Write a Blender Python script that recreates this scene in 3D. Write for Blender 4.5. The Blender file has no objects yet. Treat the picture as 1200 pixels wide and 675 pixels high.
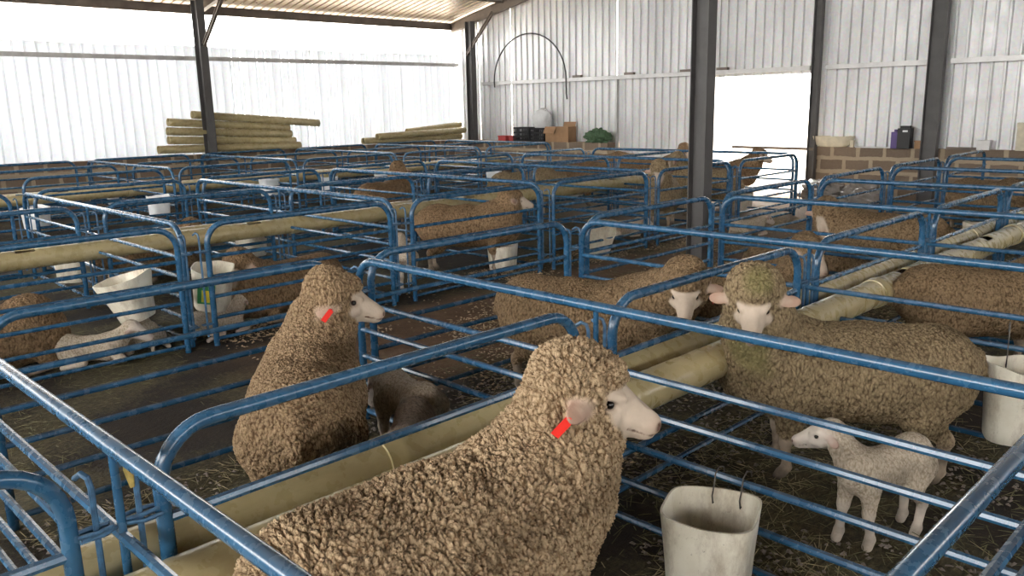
import bpy, math, random
import numpy as np
from mathutils import Vector, Matrix

random.seed(7)
rng = np.random.default_rng(11)
PI = math.pi
SC = bpy.context.scene
COL = SC.collection

# ------------------------------------------------------------------ camera, world, sun, exposure
cam_d = bpy.data.cameras.new('camera')
cam = bpy.data.objects.new('camera', cam_d)
COL.objects.link(cam)
cam_d.sensor_width = 36.0
cam_d.lens = 964.37 / 1200 * 36
cam_d.clip_start = 0.05
cam_d.clip_end = 400
Ymc = np.array([990., 234.5, -964.3696]); Ymc /= np.linalg.norm(Ymc)      # world +Y seen from the camera
Xmc = -np.array([-985., 192.5, -964.3696]); Xmc /= np.linalg.norm(Xmc)    # world +X
Zmc = np.cross(Xmc, Ymc)
cam.matrix_world = Matrix([list(Xmc) + [0], list(Ymc) + [0], list(Zmc) + [1.70], [0, 0, 0, 1]])
SC.camera = cam

world = bpy.data.worlds.new('sky')
SC.world = world
world.use_nodes = True
wn = world.node_tree
bgn = wn.nodes['Background']
bgn.inputs['Color'].default_value = (1.0, 0.982, 0.95, 1)
bgn.inputs['Strength'].default_value = 8.5

sun_d = bpy.data.lights.new('sun', 'SUN')
sun_d.energy = 5.0
sun_d.angle = math.radians(1.5)
sun_d.color = (1.0, 0.96, 0.88)
sun = bpy.data.objects.new('sun', sun_d)
COL.objects.link(sun)
sun.location = (0, 20, 20)
sun.rotation_euler = Vector((0.45, -0.42, -0.79)).to_track_quat('-Z', 'Y').to_euler()

SC.view_settings.view_transform = 'Standard'
SC.view_settings.look = 'None'
SC.view_settings.gamma = 1.0
SC.view_settings.use_curve_mapping = False
SC.view_settings.exposure = 0.58
SC.cycles.max_bounces = 8
SC.cycles.diffuse_bounces = 5
SC.cycles.glossy_bounces = 4
SC.cycles.transmission_bounces = 4
SC.cycles.caustics_reflective = False
SC.cycles.caustics_refractive = False

# ------------------------------------------------------------------ node helpers
class NT:
    def __init__(self, name):
        self.m = bpy.data.materials.new(name)
        self.m.use_nodes = True
        self.t = self.m.node_tree
        self.b = self.t.nodes['Principled BSDF']
        self.tc = self.t.nodes.new('ShaderNodeTexCoord')
    def n(self, typ, **kw):
        x = self.t.nodes.new(typ)
        for k, v in kw.items():
            if k.startswith('i_'):
                x.inputs[int(k[2:]) if k[2:].isdigit() else k[2:].replace('_', ' ')].default_value = v
            else:
                setattr(x, k, v)
        return x
    def l(self, a, b):
        self.t.links.new(a, b)
    def noise(self, scale, detail=3, vec=None, rough=0.55, out='Fac'):
        x = self.n('ShaderNodeTexNoise')
        x.inputs['Scale'].default_value = scale
        x.inputs['Detail'].default_value = detail
        x.inputs['Roughness'].default_value = rough
        self.l(vec if vec is not None else self.tc.outputs['Object'], x.inputs['Vector'])
        return x.outputs[out]
    def voro(self, scale, vec=None, feature='F1', out='Distance', rnd=1.0):
        x = self.n('ShaderNodeTexVoronoi')
        x.feature = feature
        x.inputs['Scale'].default_value = scale
        x.inputs['Randomness'].default_value = rnd
        self.l(vec if vec is not None else self.tc.outputs['Object'], x.inputs['Vector'])
        return x.outputs[out]
    def ramp(self, fac, stops):
        x = self.n('ShaderNodeValToRGB')
        e = x.color_ramp.elements
        while len(e) < len(stops):
            e.new(0.5)
        for i, (p, c) in enumerate(stops):
            e[i].position = p
            e[i].color = (c, c, c, 1) if isinstance(c, (int, float)) else (*c, 1)
        self.l(fac, x.inputs[0])
        return x.outputs[0]
    def mix(self, fac, a, b, mode='MIX'):
        x = self.n('ShaderNodeMix', data_type='RGBA', blend_type=mode)
        for s, v in ((0, fac), (6, a), (7, b)):
            if isinstance(v, (int, float)):
                x.inputs[s].default_value = v
            elif isinstance(v, tuple):
                x.inputs[s].default_value = (*v, 1)
            else:
                self.l(v, x.inputs[s])
        return x.outputs[2]
    def math(self, op, a, b=0.0, clamp=False):
        x = self.n('ShaderNodeMath', operation=op, use_clamp=clamp)
        for s, v in ((0, a), (1, b)):
            if isinstance(v, (int, float)):
                x.inputs[s].default_value = v
            else:
                self.l(v, x.inputs[s])
        return x.outputs[0]
    def mapping(self, scale=(1, 1, 1), rot=(0, 0, 0), vec=None):
        x = self.n('ShaderNodeMapping')
        x.inputs['Scale'].default_value = scale
        x.inputs['Rotation'].default_value = rot
        self.l(vec if vec is not None else self.tc.outputs['Object'], x.inputs[0])
        return x.outputs[0]
    def attr(self, name, out='Fac'):
        x = self.n('ShaderNodeAttribute', attribute_name=name)
        return x.outputs[out]
    def bump(self, h, strength=0.5, dist=0.01):
        x = self.n('ShaderNodeBump')
        x.inputs['Strength'].default_value = strength
        x.inputs['Distance'].default_value = dist
        self.l(h, x.inputs['Height'])
        self.l(x.outputs[0], self.b.inputs['Normal'])
    def set(self, color=None, rough=None, metal=None, **kw):
        for k, v in (('Base Color', color), ('Roughness', rough), ('Metallic', metal)):
            if v is None:
                continue
            if isinstance(v, (int, float)):
                self.b.inputs[k].default_value = v
            elif isinstance(v, tuple):
                self.b.inputs[k].default_value = (*v, 1)
            else:
                self.l(v, self.b.inputs[k])
        for k, v in kw.items():
            self.b.inputs[k].default_value = v
        return self.m

M = {}

def simple(name, c, rough=0.6, metal=0.0, var=0.18, scale=14, bump=0.0):
    t = NT(name)
    f = t.noise(scale, 4)
    d = tuple(x * (1 - var) for x in c)
    u = tuple(min(1, x * (1 + var)) for x in c)
    t.set(t.ramp(f, [(0.3, d), (0.7, u)]), rough, metal)
    if bump:
        t.bump(t.noise(scale * 4, 3), bump, 0.004)
    M[name] = t.m
    return t.m

# painted blue tube: chips, scuffs and a film of dust lying on the upper side
t = NT('blue_paint')
geo = t.n('ShaderNodeNewGeometry')
sep = t.n('ShaderNodeSeparateXYZ'); t.l(geo.outputs['Normal'], sep.inputs[0])
base = t.ramp(t.noise(9, 4), [(0.3, (0.018, 0.078, 0.160)), (0.7, (0.032, 0.122, 0.235))])
chips = t.ramp(t.noise(60, 5, rough=0.7), [(0.70, 0.0), (0.76, 0.8)])
c1 = t.mix(chips, base, (0.055, 0.032, 0.022))
up = t.math('MULTIPLY', t.ramp(sep.outputs[2], [(0.55, 0.0), (0.95, 1.0)]), t.ramp(t.noise(5, 5, rough=0.6), [(0.25, 0.05), (0.80, 0.60)]))
c2 = t.mix(up, c1, (0.15, 0.125, 0.09))
t.set(c2, t.ramp(t.noise(22, 4), [(0.3, 0.20), (0.75, 0.34)]))
t.b.inputs['Coat Weight'].default_value = 0.35
t.b.inputs['Coat Roughness'].default_value = 0.12
t.bump(t.noise(60, 3), 0.04, 0.002)
M['blue'] = t.m
simple('dark_wire', (0.10, 0.09, 0.08), 0.45, 0.6, 0.3, 60)
simple('blue_rod', (0.045, 0.12, 0.22), 0.42, 0.0, 0.4, 40)

# khaki plastic pipe
t = NT('pipe_plastic')
c = t.ramp(t.noise(3.5, 5), [(0.3, (0.43, 0.35, 0.175)), (0.7, (0.53, 0.445, 0.245))])
dirt = t.ramp(t.noise(6, 6, vec=t.mapping((1, 0.35, 1)), rough=0.7), [(0.45, 0.0), (0.90, 0.75)])
c = t.mix(dirt, c, (0.26, 0.19, 0.10))
t.set(c, t.ramp(t.noise(15, 3), [(0.3, 0.22), (0.7, 0.36)]))
t.b.inputs['Coat Weight'].default_value = 0.3
t.b.inputs['Coat Roughness'].default_value = 0.2
t.bump(t.noise(12, 3), 0.04, 0.003)
M['pipe'] = t.m

# galvanised sheet
def galv(name, lo, hi, metal=0.22, rough=(0.32, 0.55), trans=0.0):
    t = NT(name)
    stain = t.noise(1.3, 6, vec=t.mapping((1.0, 1.0, 0.22)), rough=0.65)
    c = t.ramp(stain, [(0.32, lo), (0.66, hi)])
    sp = t.voro(26, out='Color')
    c = t.mix(0.07, c, sp)
    streak = t.ramp(t.noise(5, 4, vec=t.mapping((1.2, 1.2, 0.12)), rough=0.7), [(0.60, 0.0), (0.82, 0.35)])
    c = t.mix(streak, c, (0.22, 0.19, 0.16))
    t.set(c, t.ramp(t.noise(7, 4), [(0.3, rough[0]), (0.7, rough[1])]), metal)
    t.bump(t.noise(2.2, 2), 0.10, 0.02)
    if trans:
        out = t.t.nodes['Material Output']
        tr = t.n('ShaderNodeBsdfTranslucent'); tr.inputs[0].default_value = (0.92, 0.95, 1, 1)
        mx = t.n('ShaderNodeMixShader'); mx.inputs[0].default_value = trans
        t.l(t.b.outputs[0], mx.inputs[1]); t.l(tr.outputs[0], mx.inputs[2]); t.l(mx.outputs[0], out.inputs[0])
    M[name] = t.m
galv('galv_wall', (0.60, 0.60, 0.60), (0.88, 0.88, 0.88))
galv('galv_left', (0.72, 0.74, 0.76), (0.90, 0.92, 0.93), trans=0.24)
galv('galv_roof', (0.15, 0.10, 0.062), (0.30, 0.215, 0.135), metal=0.3, rough=(0.25, 0.45))
simple('steel_paint', (0.085, 0.08, 0.078), 0.5, 0.0, 0.15, 5)
simple('steel_pale', (0.34, 0.35, 0.36), 0.45, 0.1, 0.2, 4)
simple('girt_steel', (0.52, 0.51, 0.50), 0.4, 0.45, 0.15, 5)
simple('brown_steel', (0.17, 0.135, 0.11), 0.5, 0.1, 0.2, 5)

# stone block wall: big rough dark blocks in smeared wide pale mortar
t = NT('block_wall')
nv = t.noise(5, 3, out='Color')
wv = t.mix(0.06, t.tc.outputs['UV'], nv, 'ADD')
br = t.n('ShaderNodeTexBrick')
br.offset = 0.5
for k, v in (('Scale', 1.0), ('Mortar Size', 0.042), ('Mortar Smooth', 0.4), ('Brick Width', 0.46), ('Row Height', 0.235)):
    br.inputs[k].default_value = v
br.inputs['Color1'].default_value = (0.20, 0.145, 0.105, 1)
br.inputs['Color2'].default_value = (0.125, 0.09, 0.068, 1)
br.inputs['Mortar'].default_value = (0.46, 0.375, 0.265, 1)
t.l(wv, br.inputs['Vector'])
c = t.mix(t.noise(24, 5), br.outputs[0], (0.30, 0.23, 0.16))
t.set(t.mix(0.55, br.outputs[0], c), 0.9)
t.bump(t.mix(0.4, br.outputs['Fac'], t.noise(40, 4)), 0.5, 0.012)
M['blocks'] = t.m

# trampled floor: dark earth, olive hay in the pens, red-brown earth in the aisle
t = NT('earth_floor')
obj = t.tc.outputs['Object']
sx = t.n('ShaderNodeSeparateXYZ'); t.l(obj, sx.inputs[0])
big = t.noise(0.9, 5, rough=0.6)
mid = t.noise(5.0, 6, rough=0.7)
fine = t.noise(60, 4, vec=t.mapping((1, 0.35, 1), (0, 0, 0.7)), rough=0.7)
fine2 = t.noise(60, 4, vec=t.mapping((0.35, 1, 1), (0, 0, 0.4)), rough=0.7)
earth = t.ramp(mid, [(0.3, (0.009, 0.006, 0.004)), (0.62, (0.027, 0.017, 0.010)), (0.8, (0.06, 0.038, 0.022))])
hay = t.ramp(fine, [(0.33, (0.028, 0.023, 0.010)), (0.55, (0.095, 0.078, 0.036)), (0.75, (0.19, 0.155, 0.078))])
aisle_c = t.ramp(mid, [(0.3, (0.085, 0.046, 0.023)), (0.7, (0.175, 0.102, 0.054))])
hm = t.ramp(t.math('ADD', big, t.math('MULTIPLY', fine2, 0.25)), [(0.58, 0.0), (0.68, 0.9)])
pen = t.mix(hm, earth, hay)
dx = t.math('ABSOLUTE', t.math('ADD', t.math('ADD', sx.outputs[0], 4.75), t.math('MULTIPLY', t.math('SUBTRACT', big, 0.5), 1.2)))
am = t.math('MULTIPLY', t.ramp(dx, [(0.72, 1.0), (0.98, 0.0)]), t.ramp(t.math('MULTIPLY', sx.outputs[1], 0.1), [(0.22, 0.0), (0.33, 1.0)]))
c = t.mix(am, pen, aisle_c)
# white glare by the doorway, painted in as a paler floor colour
ddx = t.math('ABSOLUTE', t.math('ADD', sx.outputs[0], 6.6))
dm = t.math('MULTIPLY', t.ramp(t.math('MULTIPLY', ddx, 0.2), [(0.35, 1.0), (0.6, 0.0)]), t.ramp(t.math('MULTIPLY', sx.outputs[1], 0.05), [(0.38, 0.0), (0.62, 1.0)]))
c = t.mix(dm, c, (0.30, 0.22, 0.15))
t.set(c, 0.92)
t.bump(t.mix(0.5, fine, mid), 0.9, 0.03)
M['floor'] = t.m
simple('outside_dust', (0.62, 0.56, 0.47), 0.95, 0, 0.1, 0.8)

# fleece and skin on one continuous body: vertex attributes say where wool, bare skin, pink and hoof are
def fleece(name, tip, deep, scale=75.0, depth=0.010, strength=0.9, face=(0.58, 0.475, 0.375), legc=(0.42, 0.33, 0.25), stain=0.35):
    t = NT(name)
    wool = t.attr('wool'); pink = t.attr('pink'); hoof = t.attr('hoof'); leg = t.attr('leg'); crk = t.attr('crack')
    warp = t.mix(0.030, t.tc.outputs['Object'], t.noise(14, 2, out='Color'), 'ADD')
    vec = t.mapping((1, 1, 0.62), vec=warp)
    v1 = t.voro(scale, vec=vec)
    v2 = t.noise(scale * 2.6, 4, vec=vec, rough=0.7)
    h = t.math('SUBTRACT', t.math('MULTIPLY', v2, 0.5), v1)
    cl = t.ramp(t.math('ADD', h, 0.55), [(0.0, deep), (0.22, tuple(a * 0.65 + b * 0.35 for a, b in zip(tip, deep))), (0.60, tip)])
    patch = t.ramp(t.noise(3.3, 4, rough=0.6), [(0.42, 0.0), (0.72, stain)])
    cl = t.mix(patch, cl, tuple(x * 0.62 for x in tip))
    cl = t.mix(t.math('MULTIPLY', crk, 0.60), cl, tuple(x * 0.6 for x in deep))  # shade in the gaps between wool locks, painted into the colour
    fc = t.ramp(t.noise(22, 4), [(0.3, tuple(x * 0.86 for x in face)), (0.7, face)])
    fc = t.mix(t.math('MULTIPLY', pink, 0.75), fc, (0.36, 0.175, 0.12))
    lc = t.ramp(t.noise(18, 4), [(0.35, tuple(x * 0.55 for x in legc)), (0.65, legc)])
    fc = t.mix(leg, fc, lc)
    fc = t.mix(hoof, fc, (0.055, 0.045, 0.038))
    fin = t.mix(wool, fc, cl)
    fin = t.mix(t.math('MULTIPLY', t.attr('soil'), t.ramp(t.noise(16, 4, rough=0.7), [(0.30, 0.55), (0.60, 0.97)])), fin, (0.022, 0.017, 0.013))
    fin = t.mix(t.math('MULTIPLY', t.attr('moss'), 0.65), fin, (0.21, 0.19, 0.075))
    fin = t.mix(t.math('MULTIPLY', t.attr('rim'), 0.85), fin, (0.13, 0.07, 0.05))
    t.set(fin, 0.75)
    t.b.inputs['Specular IOR Level'].default_value = 0.15
    hh = t.math('MULTIPLY', h, t.math('ADD', t.math('MULTIPLY', wool, 0.93), 0.07))
    t.bump(hh, strength, depth)
    M[name] = t.m
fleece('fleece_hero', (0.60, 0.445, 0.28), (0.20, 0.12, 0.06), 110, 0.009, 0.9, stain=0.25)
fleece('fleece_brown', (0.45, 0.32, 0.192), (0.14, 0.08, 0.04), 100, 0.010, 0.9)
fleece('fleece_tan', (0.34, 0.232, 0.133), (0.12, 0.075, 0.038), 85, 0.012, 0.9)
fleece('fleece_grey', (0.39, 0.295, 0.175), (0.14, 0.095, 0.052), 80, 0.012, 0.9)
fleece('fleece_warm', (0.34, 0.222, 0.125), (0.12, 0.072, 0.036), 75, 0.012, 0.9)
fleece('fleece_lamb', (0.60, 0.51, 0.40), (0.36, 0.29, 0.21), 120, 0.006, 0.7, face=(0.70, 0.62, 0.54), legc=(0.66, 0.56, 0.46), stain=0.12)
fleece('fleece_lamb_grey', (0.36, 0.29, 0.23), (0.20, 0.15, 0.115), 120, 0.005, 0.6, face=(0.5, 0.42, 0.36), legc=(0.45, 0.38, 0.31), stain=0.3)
simple('eye_dark', (0.012, 0.010, 0.008), 0.08, 0, 0.1, 5)
simple('tag_red', (0.75, 0.03, 0.02), 0.35, 0, 0.08, 5)

# white plastic of cut-down drums
t = NT('bucket_plastic')
c = t.ramp(t.noise(5, 5, rough=0.6), [(0.3, (0.74, 0.68, 0.54)), (0.7, (0.90, 0.86, 0.75))])
spots = t.ramp(t.noise(55, 5, rough=0.8), [(0.60, 0.0), (0.70, 0.8)])
low = t.ramp(t.noise(7, 6, vec=t.mapping((1, 1, 0.4)), rough=0.75), [(0.48, 0.0), (0.70, 0.85)])
c = t.mix(t.math('MULTIPLY', spots, 0.7), c, (0.16, 0.10, 0.055))
c = t.mix(low, c, (0.42, 0.34, 0.24))
t.set(c, 0.42)
t.b.inputs['Subsurface Weight'].default_value = 0.0
M['bucket'] = t.m
simple('bucket_white', (0.80, 0.82, 0.83), 0.4, 0, 0.12, 6)
simple('feed', (0.075, 0.058, 0.032), 0.95, 0, 0.5, 60, 0.9)
simple('feed_green', (0.07, 0.11, 0.04), 0.95, 0, 0.5, 50, 0.9)
simple('straw', (0.34, 0.28, 0.15), 0.8, 0, 0.45, 9)
simple('hay_olive', (0.13, 0.12, 0.055), 0.85, 0, 0.5, 9)
simple('chips', (0.33, 0.24, 0.15), 0.85, 0, 0.6, 8)
simple('cardboard', (0.36, 0.21, 0.11), 0.8, 0, 0.12, 6)
simple('black_plastic', (0.010, 0.010, 0.011), 0.5, 0, 0.2, 10)
simple('white_sack', (0.72, 0.72, 0.71), 0.7, 0, 0.08, 8)
simple('red_plastic', (0.45, 0.05, 0.05), 0.45, 0, 0.1, 8)
simple('purple_plastic', (0.075, 0.035, 0.19), 0.4, 0, 0.1, 8)
simple('green_net', (0.06, 0.115, 0.055), 0.8, 0, 0.5, 40)
simple('basin_clay', (0.62, 0.56, 0.42), 0.6, 0, 0.15, 8)
simple('label_green', (0.04, 0.25, 0.08), 0.5, 0, 0.1, 8)
simple('label_yellow', (0.75, 0.62, 0.05), 0.5, 0, 0.1, 8)
t = NT('film_plastic')
t.set(t.ramp(t.noise(6, 4), [(0.3, (0.20, 0.175, 0.155)), (0.7, (0.38, 0.35, 0.32))]), 0.22)
t.bump(t.noise(14, 3), 0.5, 0.02)
M['film'] = t.m
simple('straw_tuft', (0.45, 0.33, 0.10), 0.85, 0, 0.3, 40)

# ------------------------------------------------------------------ mesh helpers
def tag(o, label=None, cat=None, group=None, kind=None):
    if label: o['label'] = label
    if cat: o['category'] = cat
    if group: o['group'] = group
    if kind: o['kind'] = kind
    return o

def empty(name, loc=(0, 0, 0), rz=0.0, label=None, cat=None, group=None):
    o = bpy.data.objects.new(name, None)
    COL.objects.link(o)
    o.location = loc
    o.rotation_euler = (0, 0, rz)
    o.empty_display_size = 0.1
    return tag(o, label, cat, group)

class MB:
    def __init__(self):
        self.v = []; self.f = []; self.n = 0
    def add(self, V, F):
        V = np.asarray(V, float).reshape(-1, 3)
        self.v.append(V)
        self.f += [tuple(int(i) + self.n for i in q) for q in F]
        self.n += len(V)
        return self
    def box(self, x0, x1, y0, y1, z0, z1):
        V = [(x, y, z) for x in (x0, x1) for y in (y0, y1) for z in (z0, z1)]
        F = [(0, 1, 3, 2), (4, 6, 7, 5), (0, 4, 5, 1), (2, 3, 7, 6), (0, 2, 6, 4), (1, 5, 7, 3)]
        return self.add(V, F)
    def obox(self, c, ax, ay, az):
        c, ax, ay, az = (np.array(q, float) for q in (c, ax, ay, az))
        V = [c + i * ax + j * ay + k * az for i in (-1, 1) for j in (-1, 1) for k in (-1, 1)]
        F = [(0, 1, 3, 2), (4, 6, 7, 5), (0, 4, 5, 1), (2, 3, 7, 6), (0, 2, 6, 4), (1, 5, 7, 3)]
        return self.add(V, F)
    def tube(self, P, r, n=10, closed=False, caps=True):
        P = [np.array(p, float) for p in P]
        R = r if hasattr(r, '__len__') else [r] * len(P)
        m = len(P)
        V = []
        ref = None
        for i in range(m):
            if closed:
                d = P[(i + 1) % m] - P[i - 1]
            else:
                d = P[min(i + 1, m - 1)] - P[max(i - 1, 0)]
            d = d / (np.linalg.norm(d) + 1e-12)
            if ref is None:
                a = np.array([0, 0, 1.0]) if abs(d[2]) < 0.9 else np.array([1.0, 0, 0])
                u = np.cross(d, a)
            else:
                u = ref - d * (ref @ d)
            u /= np.linalg.norm(u) + 1e-12
            ref = u
            w = np.cross(d, u)
            for k in range(n):
                t_ = 2 * PI * k / n
                V.append(P[i] + R[i] * (math.cos(t_) * u + math.sin(t_) * w))
        F = []
        for i in range(m if closed else m - 1):
            for k in range(n):
                a_, b_ = i * n + k, i * n + (k + 1) % n
                c_, d_ = ((i + 1) % m) * n + (k + 1) % n, ((i + 1) % m) * n + k
                F.append((a_, b_, c_, d_))
        if caps and not closed:
            F.append(tuple(range(n - 1, -1, -1)))
            F.append(tuple(range((m - 1) * n, m * n)))
        return self.add(V, F)
    def lathe(self, prof, n=24, c=(0, 0, 0)):
        V = []
        for r, z in prof:
            for k in range(n):
                t_ = 2 * PI * k / n
                V.append((c[0] + r * math.cos(t_), c[1] + r * math.sin(t_), c[2] + z))
        F = []
        for i in range(len(prof) - 1):
            for k in range(n):
                F.append((i * n + k, i * n + (k + 1) % n, (i + 1) * n + (k + 1) % n, (i + 1) * n + k))
        return self.add(V, F)
    def mesh(self, name, mat, smooth=True):
        me = bpy.data.meshes.new(name)
        V = np.concatenate(self.v) if self.v else np.zeros((0, 3))
        me.from_pydata(V.tolist(), [], self.f)
        if mat: me.materials.append(mat)
        if smooth:
            me.polygons.foreach_set('use_smooth', [True] * len(me.polygons))
            try:
                me.set_sharp_from_angle(angle=math.radians(42))
            except Exception:
                pass
        me.update()
        return me
    def build(self, name, mat, parent=None, smooth=True, loc=None):
        o = bpy.data.objects.new(name, self.mesh(name, mat, smooth))
        COL.objects.link(o)
        if parent is not None: o.parent = parent
        if loc is not None: o.location = loc
        return o

def copy_tree(o, parent=None):
    c = o.copy()
    COL.objects.link(c)
    c.parent = parent
    for ch in list(o.children):
        copy_tree(ch, c)
    return c

def arc(c, r, a0, a1, n=7, plane='xz'):
    out = []
    for i in range(n):
        a = a0 + (a1 - a0) * i / (n - 1)
        if plane == 'xz':
            out.append((c[0] + r * math.cos(a), c[1], c[2] + r * math.sin(a)))
        else:
            out.append((c[0] + r * math.cos(a), c[1] + r * math.sin(a), c[2]))
    return out
# ------------------------------------------------------------------ the shed
XL, XR, YB, YF = -16.5, 6.9, 14.54, -7.0          # left wall, right side, back wall, front opening
XM = -4.8                                         # ridge line
EAVE, SL = 3.66, 0.20                             # eave height and roof slope
def roof_z(x):
    return EAVE + SL * (x - XL) if x < XM else EAVE + SL * (XR - x)

def struct(o):
    o['kind'] = 'structure'
    return o

struct(MB().add([(XL - 0.1, YF, 0), (XR, YF, 0), (XR, YB + 0.1, 0), (XL - 0.1, YB + 0.1, 0)], [(0, 1, 2, 3)]).build('floor', M['floor'], smooth=False))
m = MB()
for x0, x1, y0, y1 in ((-60, XL - 0.1, -50, 70), (XR, 60, -50, 70), (XL - 0.1, XR, YB + 0.1, 70), (XL - 0.1, XR, -50, YF)):
    m.add([(x0, y0, -0.02), (x1, y0, -0.02), (x1, y1, -0.02), (x0, y1, -0.02)], [(0, 1, 2, 3)])
struct(m.build('ground_outside', M['outside_dust'], smooth=False))

# corrugated sheet: pans 130 mm wide with raised trapezoid ribs
def ribs(L, pitch=0.19, rib=0.036):
    out = [(0.0, 0.0)]
    s = 0.0
    while s < L:
        for u, h in ((0.118, 0), (0.134, rib), (0.160, rib), (0.176, 0), (pitch, 0)):
            if s + u < L:
                out.append((s + u, h))
        s += pitch
    out.append((L, 0.0))
    return out

def sheet(p0, du, dv, dn, L, zf0, zf1, rib=0.036):
    """profile runs along du; each sheet point runs from zf0(s) to zf1(s) along dv; ribs rise along dn"""
    P = ribs(L, rib=rib)
    p0, du, dv, dn = (np.array(q, float) for q in (p0, du, dv, dn))
    V, F = [], []
    for s, h in P:
        V.append(p0 + du * s + dn * h + dv * zf0(s))
        V.append(p0 + du * s + dn * h + dv * zf1(s))
    for i in range(len(P) - 1):
        F.append((2 * i, 2 * i + 2, 2 * i + 3, 2 * i + 1))
    return V, F

def solid(o, th=0.003):
    md = o.modifiers.new('thickness', 'SOLIDIFY'); md.thickness = th; md.offset = 0
    return o

def uvbox(o, plane):
    me = o.data
    uv = me.uv_layers.new(name='UVMap')
    co = [v.co for v in me.vertices]
    for lp in me.loops:
        c = co[lp.vertex_index]
        uv.data[lp.index].uv = (c.y if plane == 'y' else c.x, c.z)

# left wall: block plinth, sheeting, open strip under the eave
o = struct(MB().box(XL - 0.24, XL + 0.16, YF, YB + 0.2, 0, 0.87).build('wall_left', M['blocks'], smooth=False)); uvbox(o, 'y')
V, F = sheet((XL - 0.02, YF, 0), (0, 1, 0), (0, 0, 1), (1, 0, 0), YB - YF, lambda s: 0.87, lambda s: 2.99 - 0.012 * math.sin(s * 2.1))
F = [q for i, q in enumerate(F) if not (i % 5 == 4 and V[q[0]][1] > 8.2 and (i // 5) % 3 != 1)]     # daylight shows between the worn laps here
struct(solid(MB().add(V, F).build('wall_left_sheeting', M['galv_left'], smooth=False)))
# back wall: plinth left of the doorway stops at the store shelf, sheeting goes up to the gable
DX0, DX1, DH = -8.86, -6.86, 2.20
for nm, a, b, d in (('wall_back_plinth', XL - 0.2, -11.32, 0.50), ('wall_back_blocks', DX1, XR, 0.24)):
    o = struct(MB().box(a, b, YB - (0.30 if d > .3 else 0.0), YB + 0.24, 0, 0.87).build(nm, M['blocks'], smooth=False)); uvbox(o, 'x')
def gable(x): return roof_z(x) - 0.02
m = MB()
for a, b, z0 in ((XL, -11.30, 0.87), (DX1, XR, 0.87)):
    V, F = sheet((a, YB + 0.10, 0), (1, 0, 0), (0, 0, 1), (0, -1, 0), b - a, lambda s: z0, lambda s, a=a: gable(a + s)); m.add(V, F)
V, F = sheet((-11.30, YB + 0.10, 0), (1, 0, 0), (0, 0, 1), (0, -1, 0), DX0 + 11.30, lambda s: 0.02, lambda s: gable(-11.30 + s)); m.add(V, F)
V, F = sheet((DX0, YB + 0.10, 0), (1, 0, 0), (0, 0, 1), (0, -1, 0), DX1 - DX0, lambda s: DH - 0.04, lambda s: gable(DX0 + s)); m.add(V, F)
gaps = {1, 3, 9, 26, 47, 60, 61, 74, 75, 88, 95}
m.f = [q for i, q in enumerate(m.f) if not (i % 5 == 4 and (i // 5) in gaps)]      # a few worn laps let daylight in
struct(solid(m.build('wall_back', M['galv_wall'], smooth=False)))
# right side: low block wall with added light-blocking sheeting, open strip above
o = struct(MB().box(XR - 0.12, XR + 0.12, YF, YB, 0, 0.87).build('wall_right', M['blocks'], smooth=False)); uvbox(o, 'y')
V, F = sheet((XL, YF, 0), (1, 0, 0), (0, 0, 1), (0, 1, 0), XR - XL, lambda s: 0.0, lambda s: 2.45)
struct(solid(MB().add(V, F).build('wall_front_light_blocker', M['galv_wall'], smooth=False)))  # unseen sheeting added behind the camera to hold back low light
V, F = sheet((XR, YF, 0), (0, 1, 0), (0, 0, 1), (-1, 0, 0), YB - YF, lambda s: 0.87, lambda s: 2.8)
struct(solid(MB().add(V, F).build('wall_right_light_blocker', M['galv_wall'], smooth=False)))  # unseen sheeting added to narrow the light from the right
# roof
m = MB()
for sgn, x0 in ((1, XL - 0.45), (-1, XR + 0.45)):
    n_ = math.hypot(1, SL)
    du = (0, 1, 0); dv = (sgn / n_, 0, SL / n_)
    zz = roof_z(XL) - 0.45 * SL + 0.16
    V, F = sheet((x0, YF - 0.3, zz), du, dv, (-sgn * SL / n_, 0, 1 / n_), YB - YF + 0.6, lambda s: 0.0, lambda s: (11.7 + 0.45) * n_, 0.038)
    m.add(V, F)
struct(solid(m.build('ceiling', M['galv_roof'], smooth=False)))

# steel: eave beams, girts, purlins, rafters, columns
def beam_c(m, a, b, w, h, up=(0, 0, 1)):
    """C channel / I section from a to b"""
    a, b, up = (np.array(q, float) for q in (a, b, up))
    d = (b - a); L = np.linalg.norm(d); d /= L
    s = np.cross(d, up); s /= np.linalg.norm(s); u = np.cross(s, d)
    c = (a + b) / 2
    m.obox(c, d * L / 2, s * 0.006, u * h / 2)
    m.obox(c + u * (h / 2 - 0.006), d * L / 2, s * w / 2, u * 0.006)
    m.obox(c - u * (h / 2 - 0.006), d * L / 2, s * w / 2, u * 0.006)
    return m
struct(beam_c(MB(), (XL, YF, EAVE + 0.03), (XL, YB, EAVE + 0.03), 0.09, 0.17).build('beam_eave_left', M['brown_steel'], smooth=False))
struct(beam_c(MB(), (XR, YF, EAVE + 0.03), (XR, YB, EAVE + 0.03), 0.09, 0.17).build('beam_eave_right', M['brown_steel'], smooth=False))
for i, x in enumerate((-14.6, -12.4, -10.2, -8.0, -5.6, -2.6, 0.4, 3.4)):
    struct(beam_c(MB(), (x, YF, roof_z(x) + 0.10), (x, YB, roof_z(x) + 0.10), 0.06, 0.12).build('purlin', M['brown_steel'], smooth=False))
struct(MB().box(XL + 0.03, XL + 0.09, YF, YB, 2.71, 2.79).build('trim_girt_left', M['girt_steel'], smooth=False))
m = MB()
for a, b in ((-15.55, -11.30), (-11.30, DX0), (DX0, -6.95), (-6.66, -4.97), (-4.62, XR)):
    m.box(a, b, YB - 0.05, YB + 0.03, 2.21, 2.29)
struct(m.build('trim_girt_back', M['girt_steel'], smooth=False))
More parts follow.
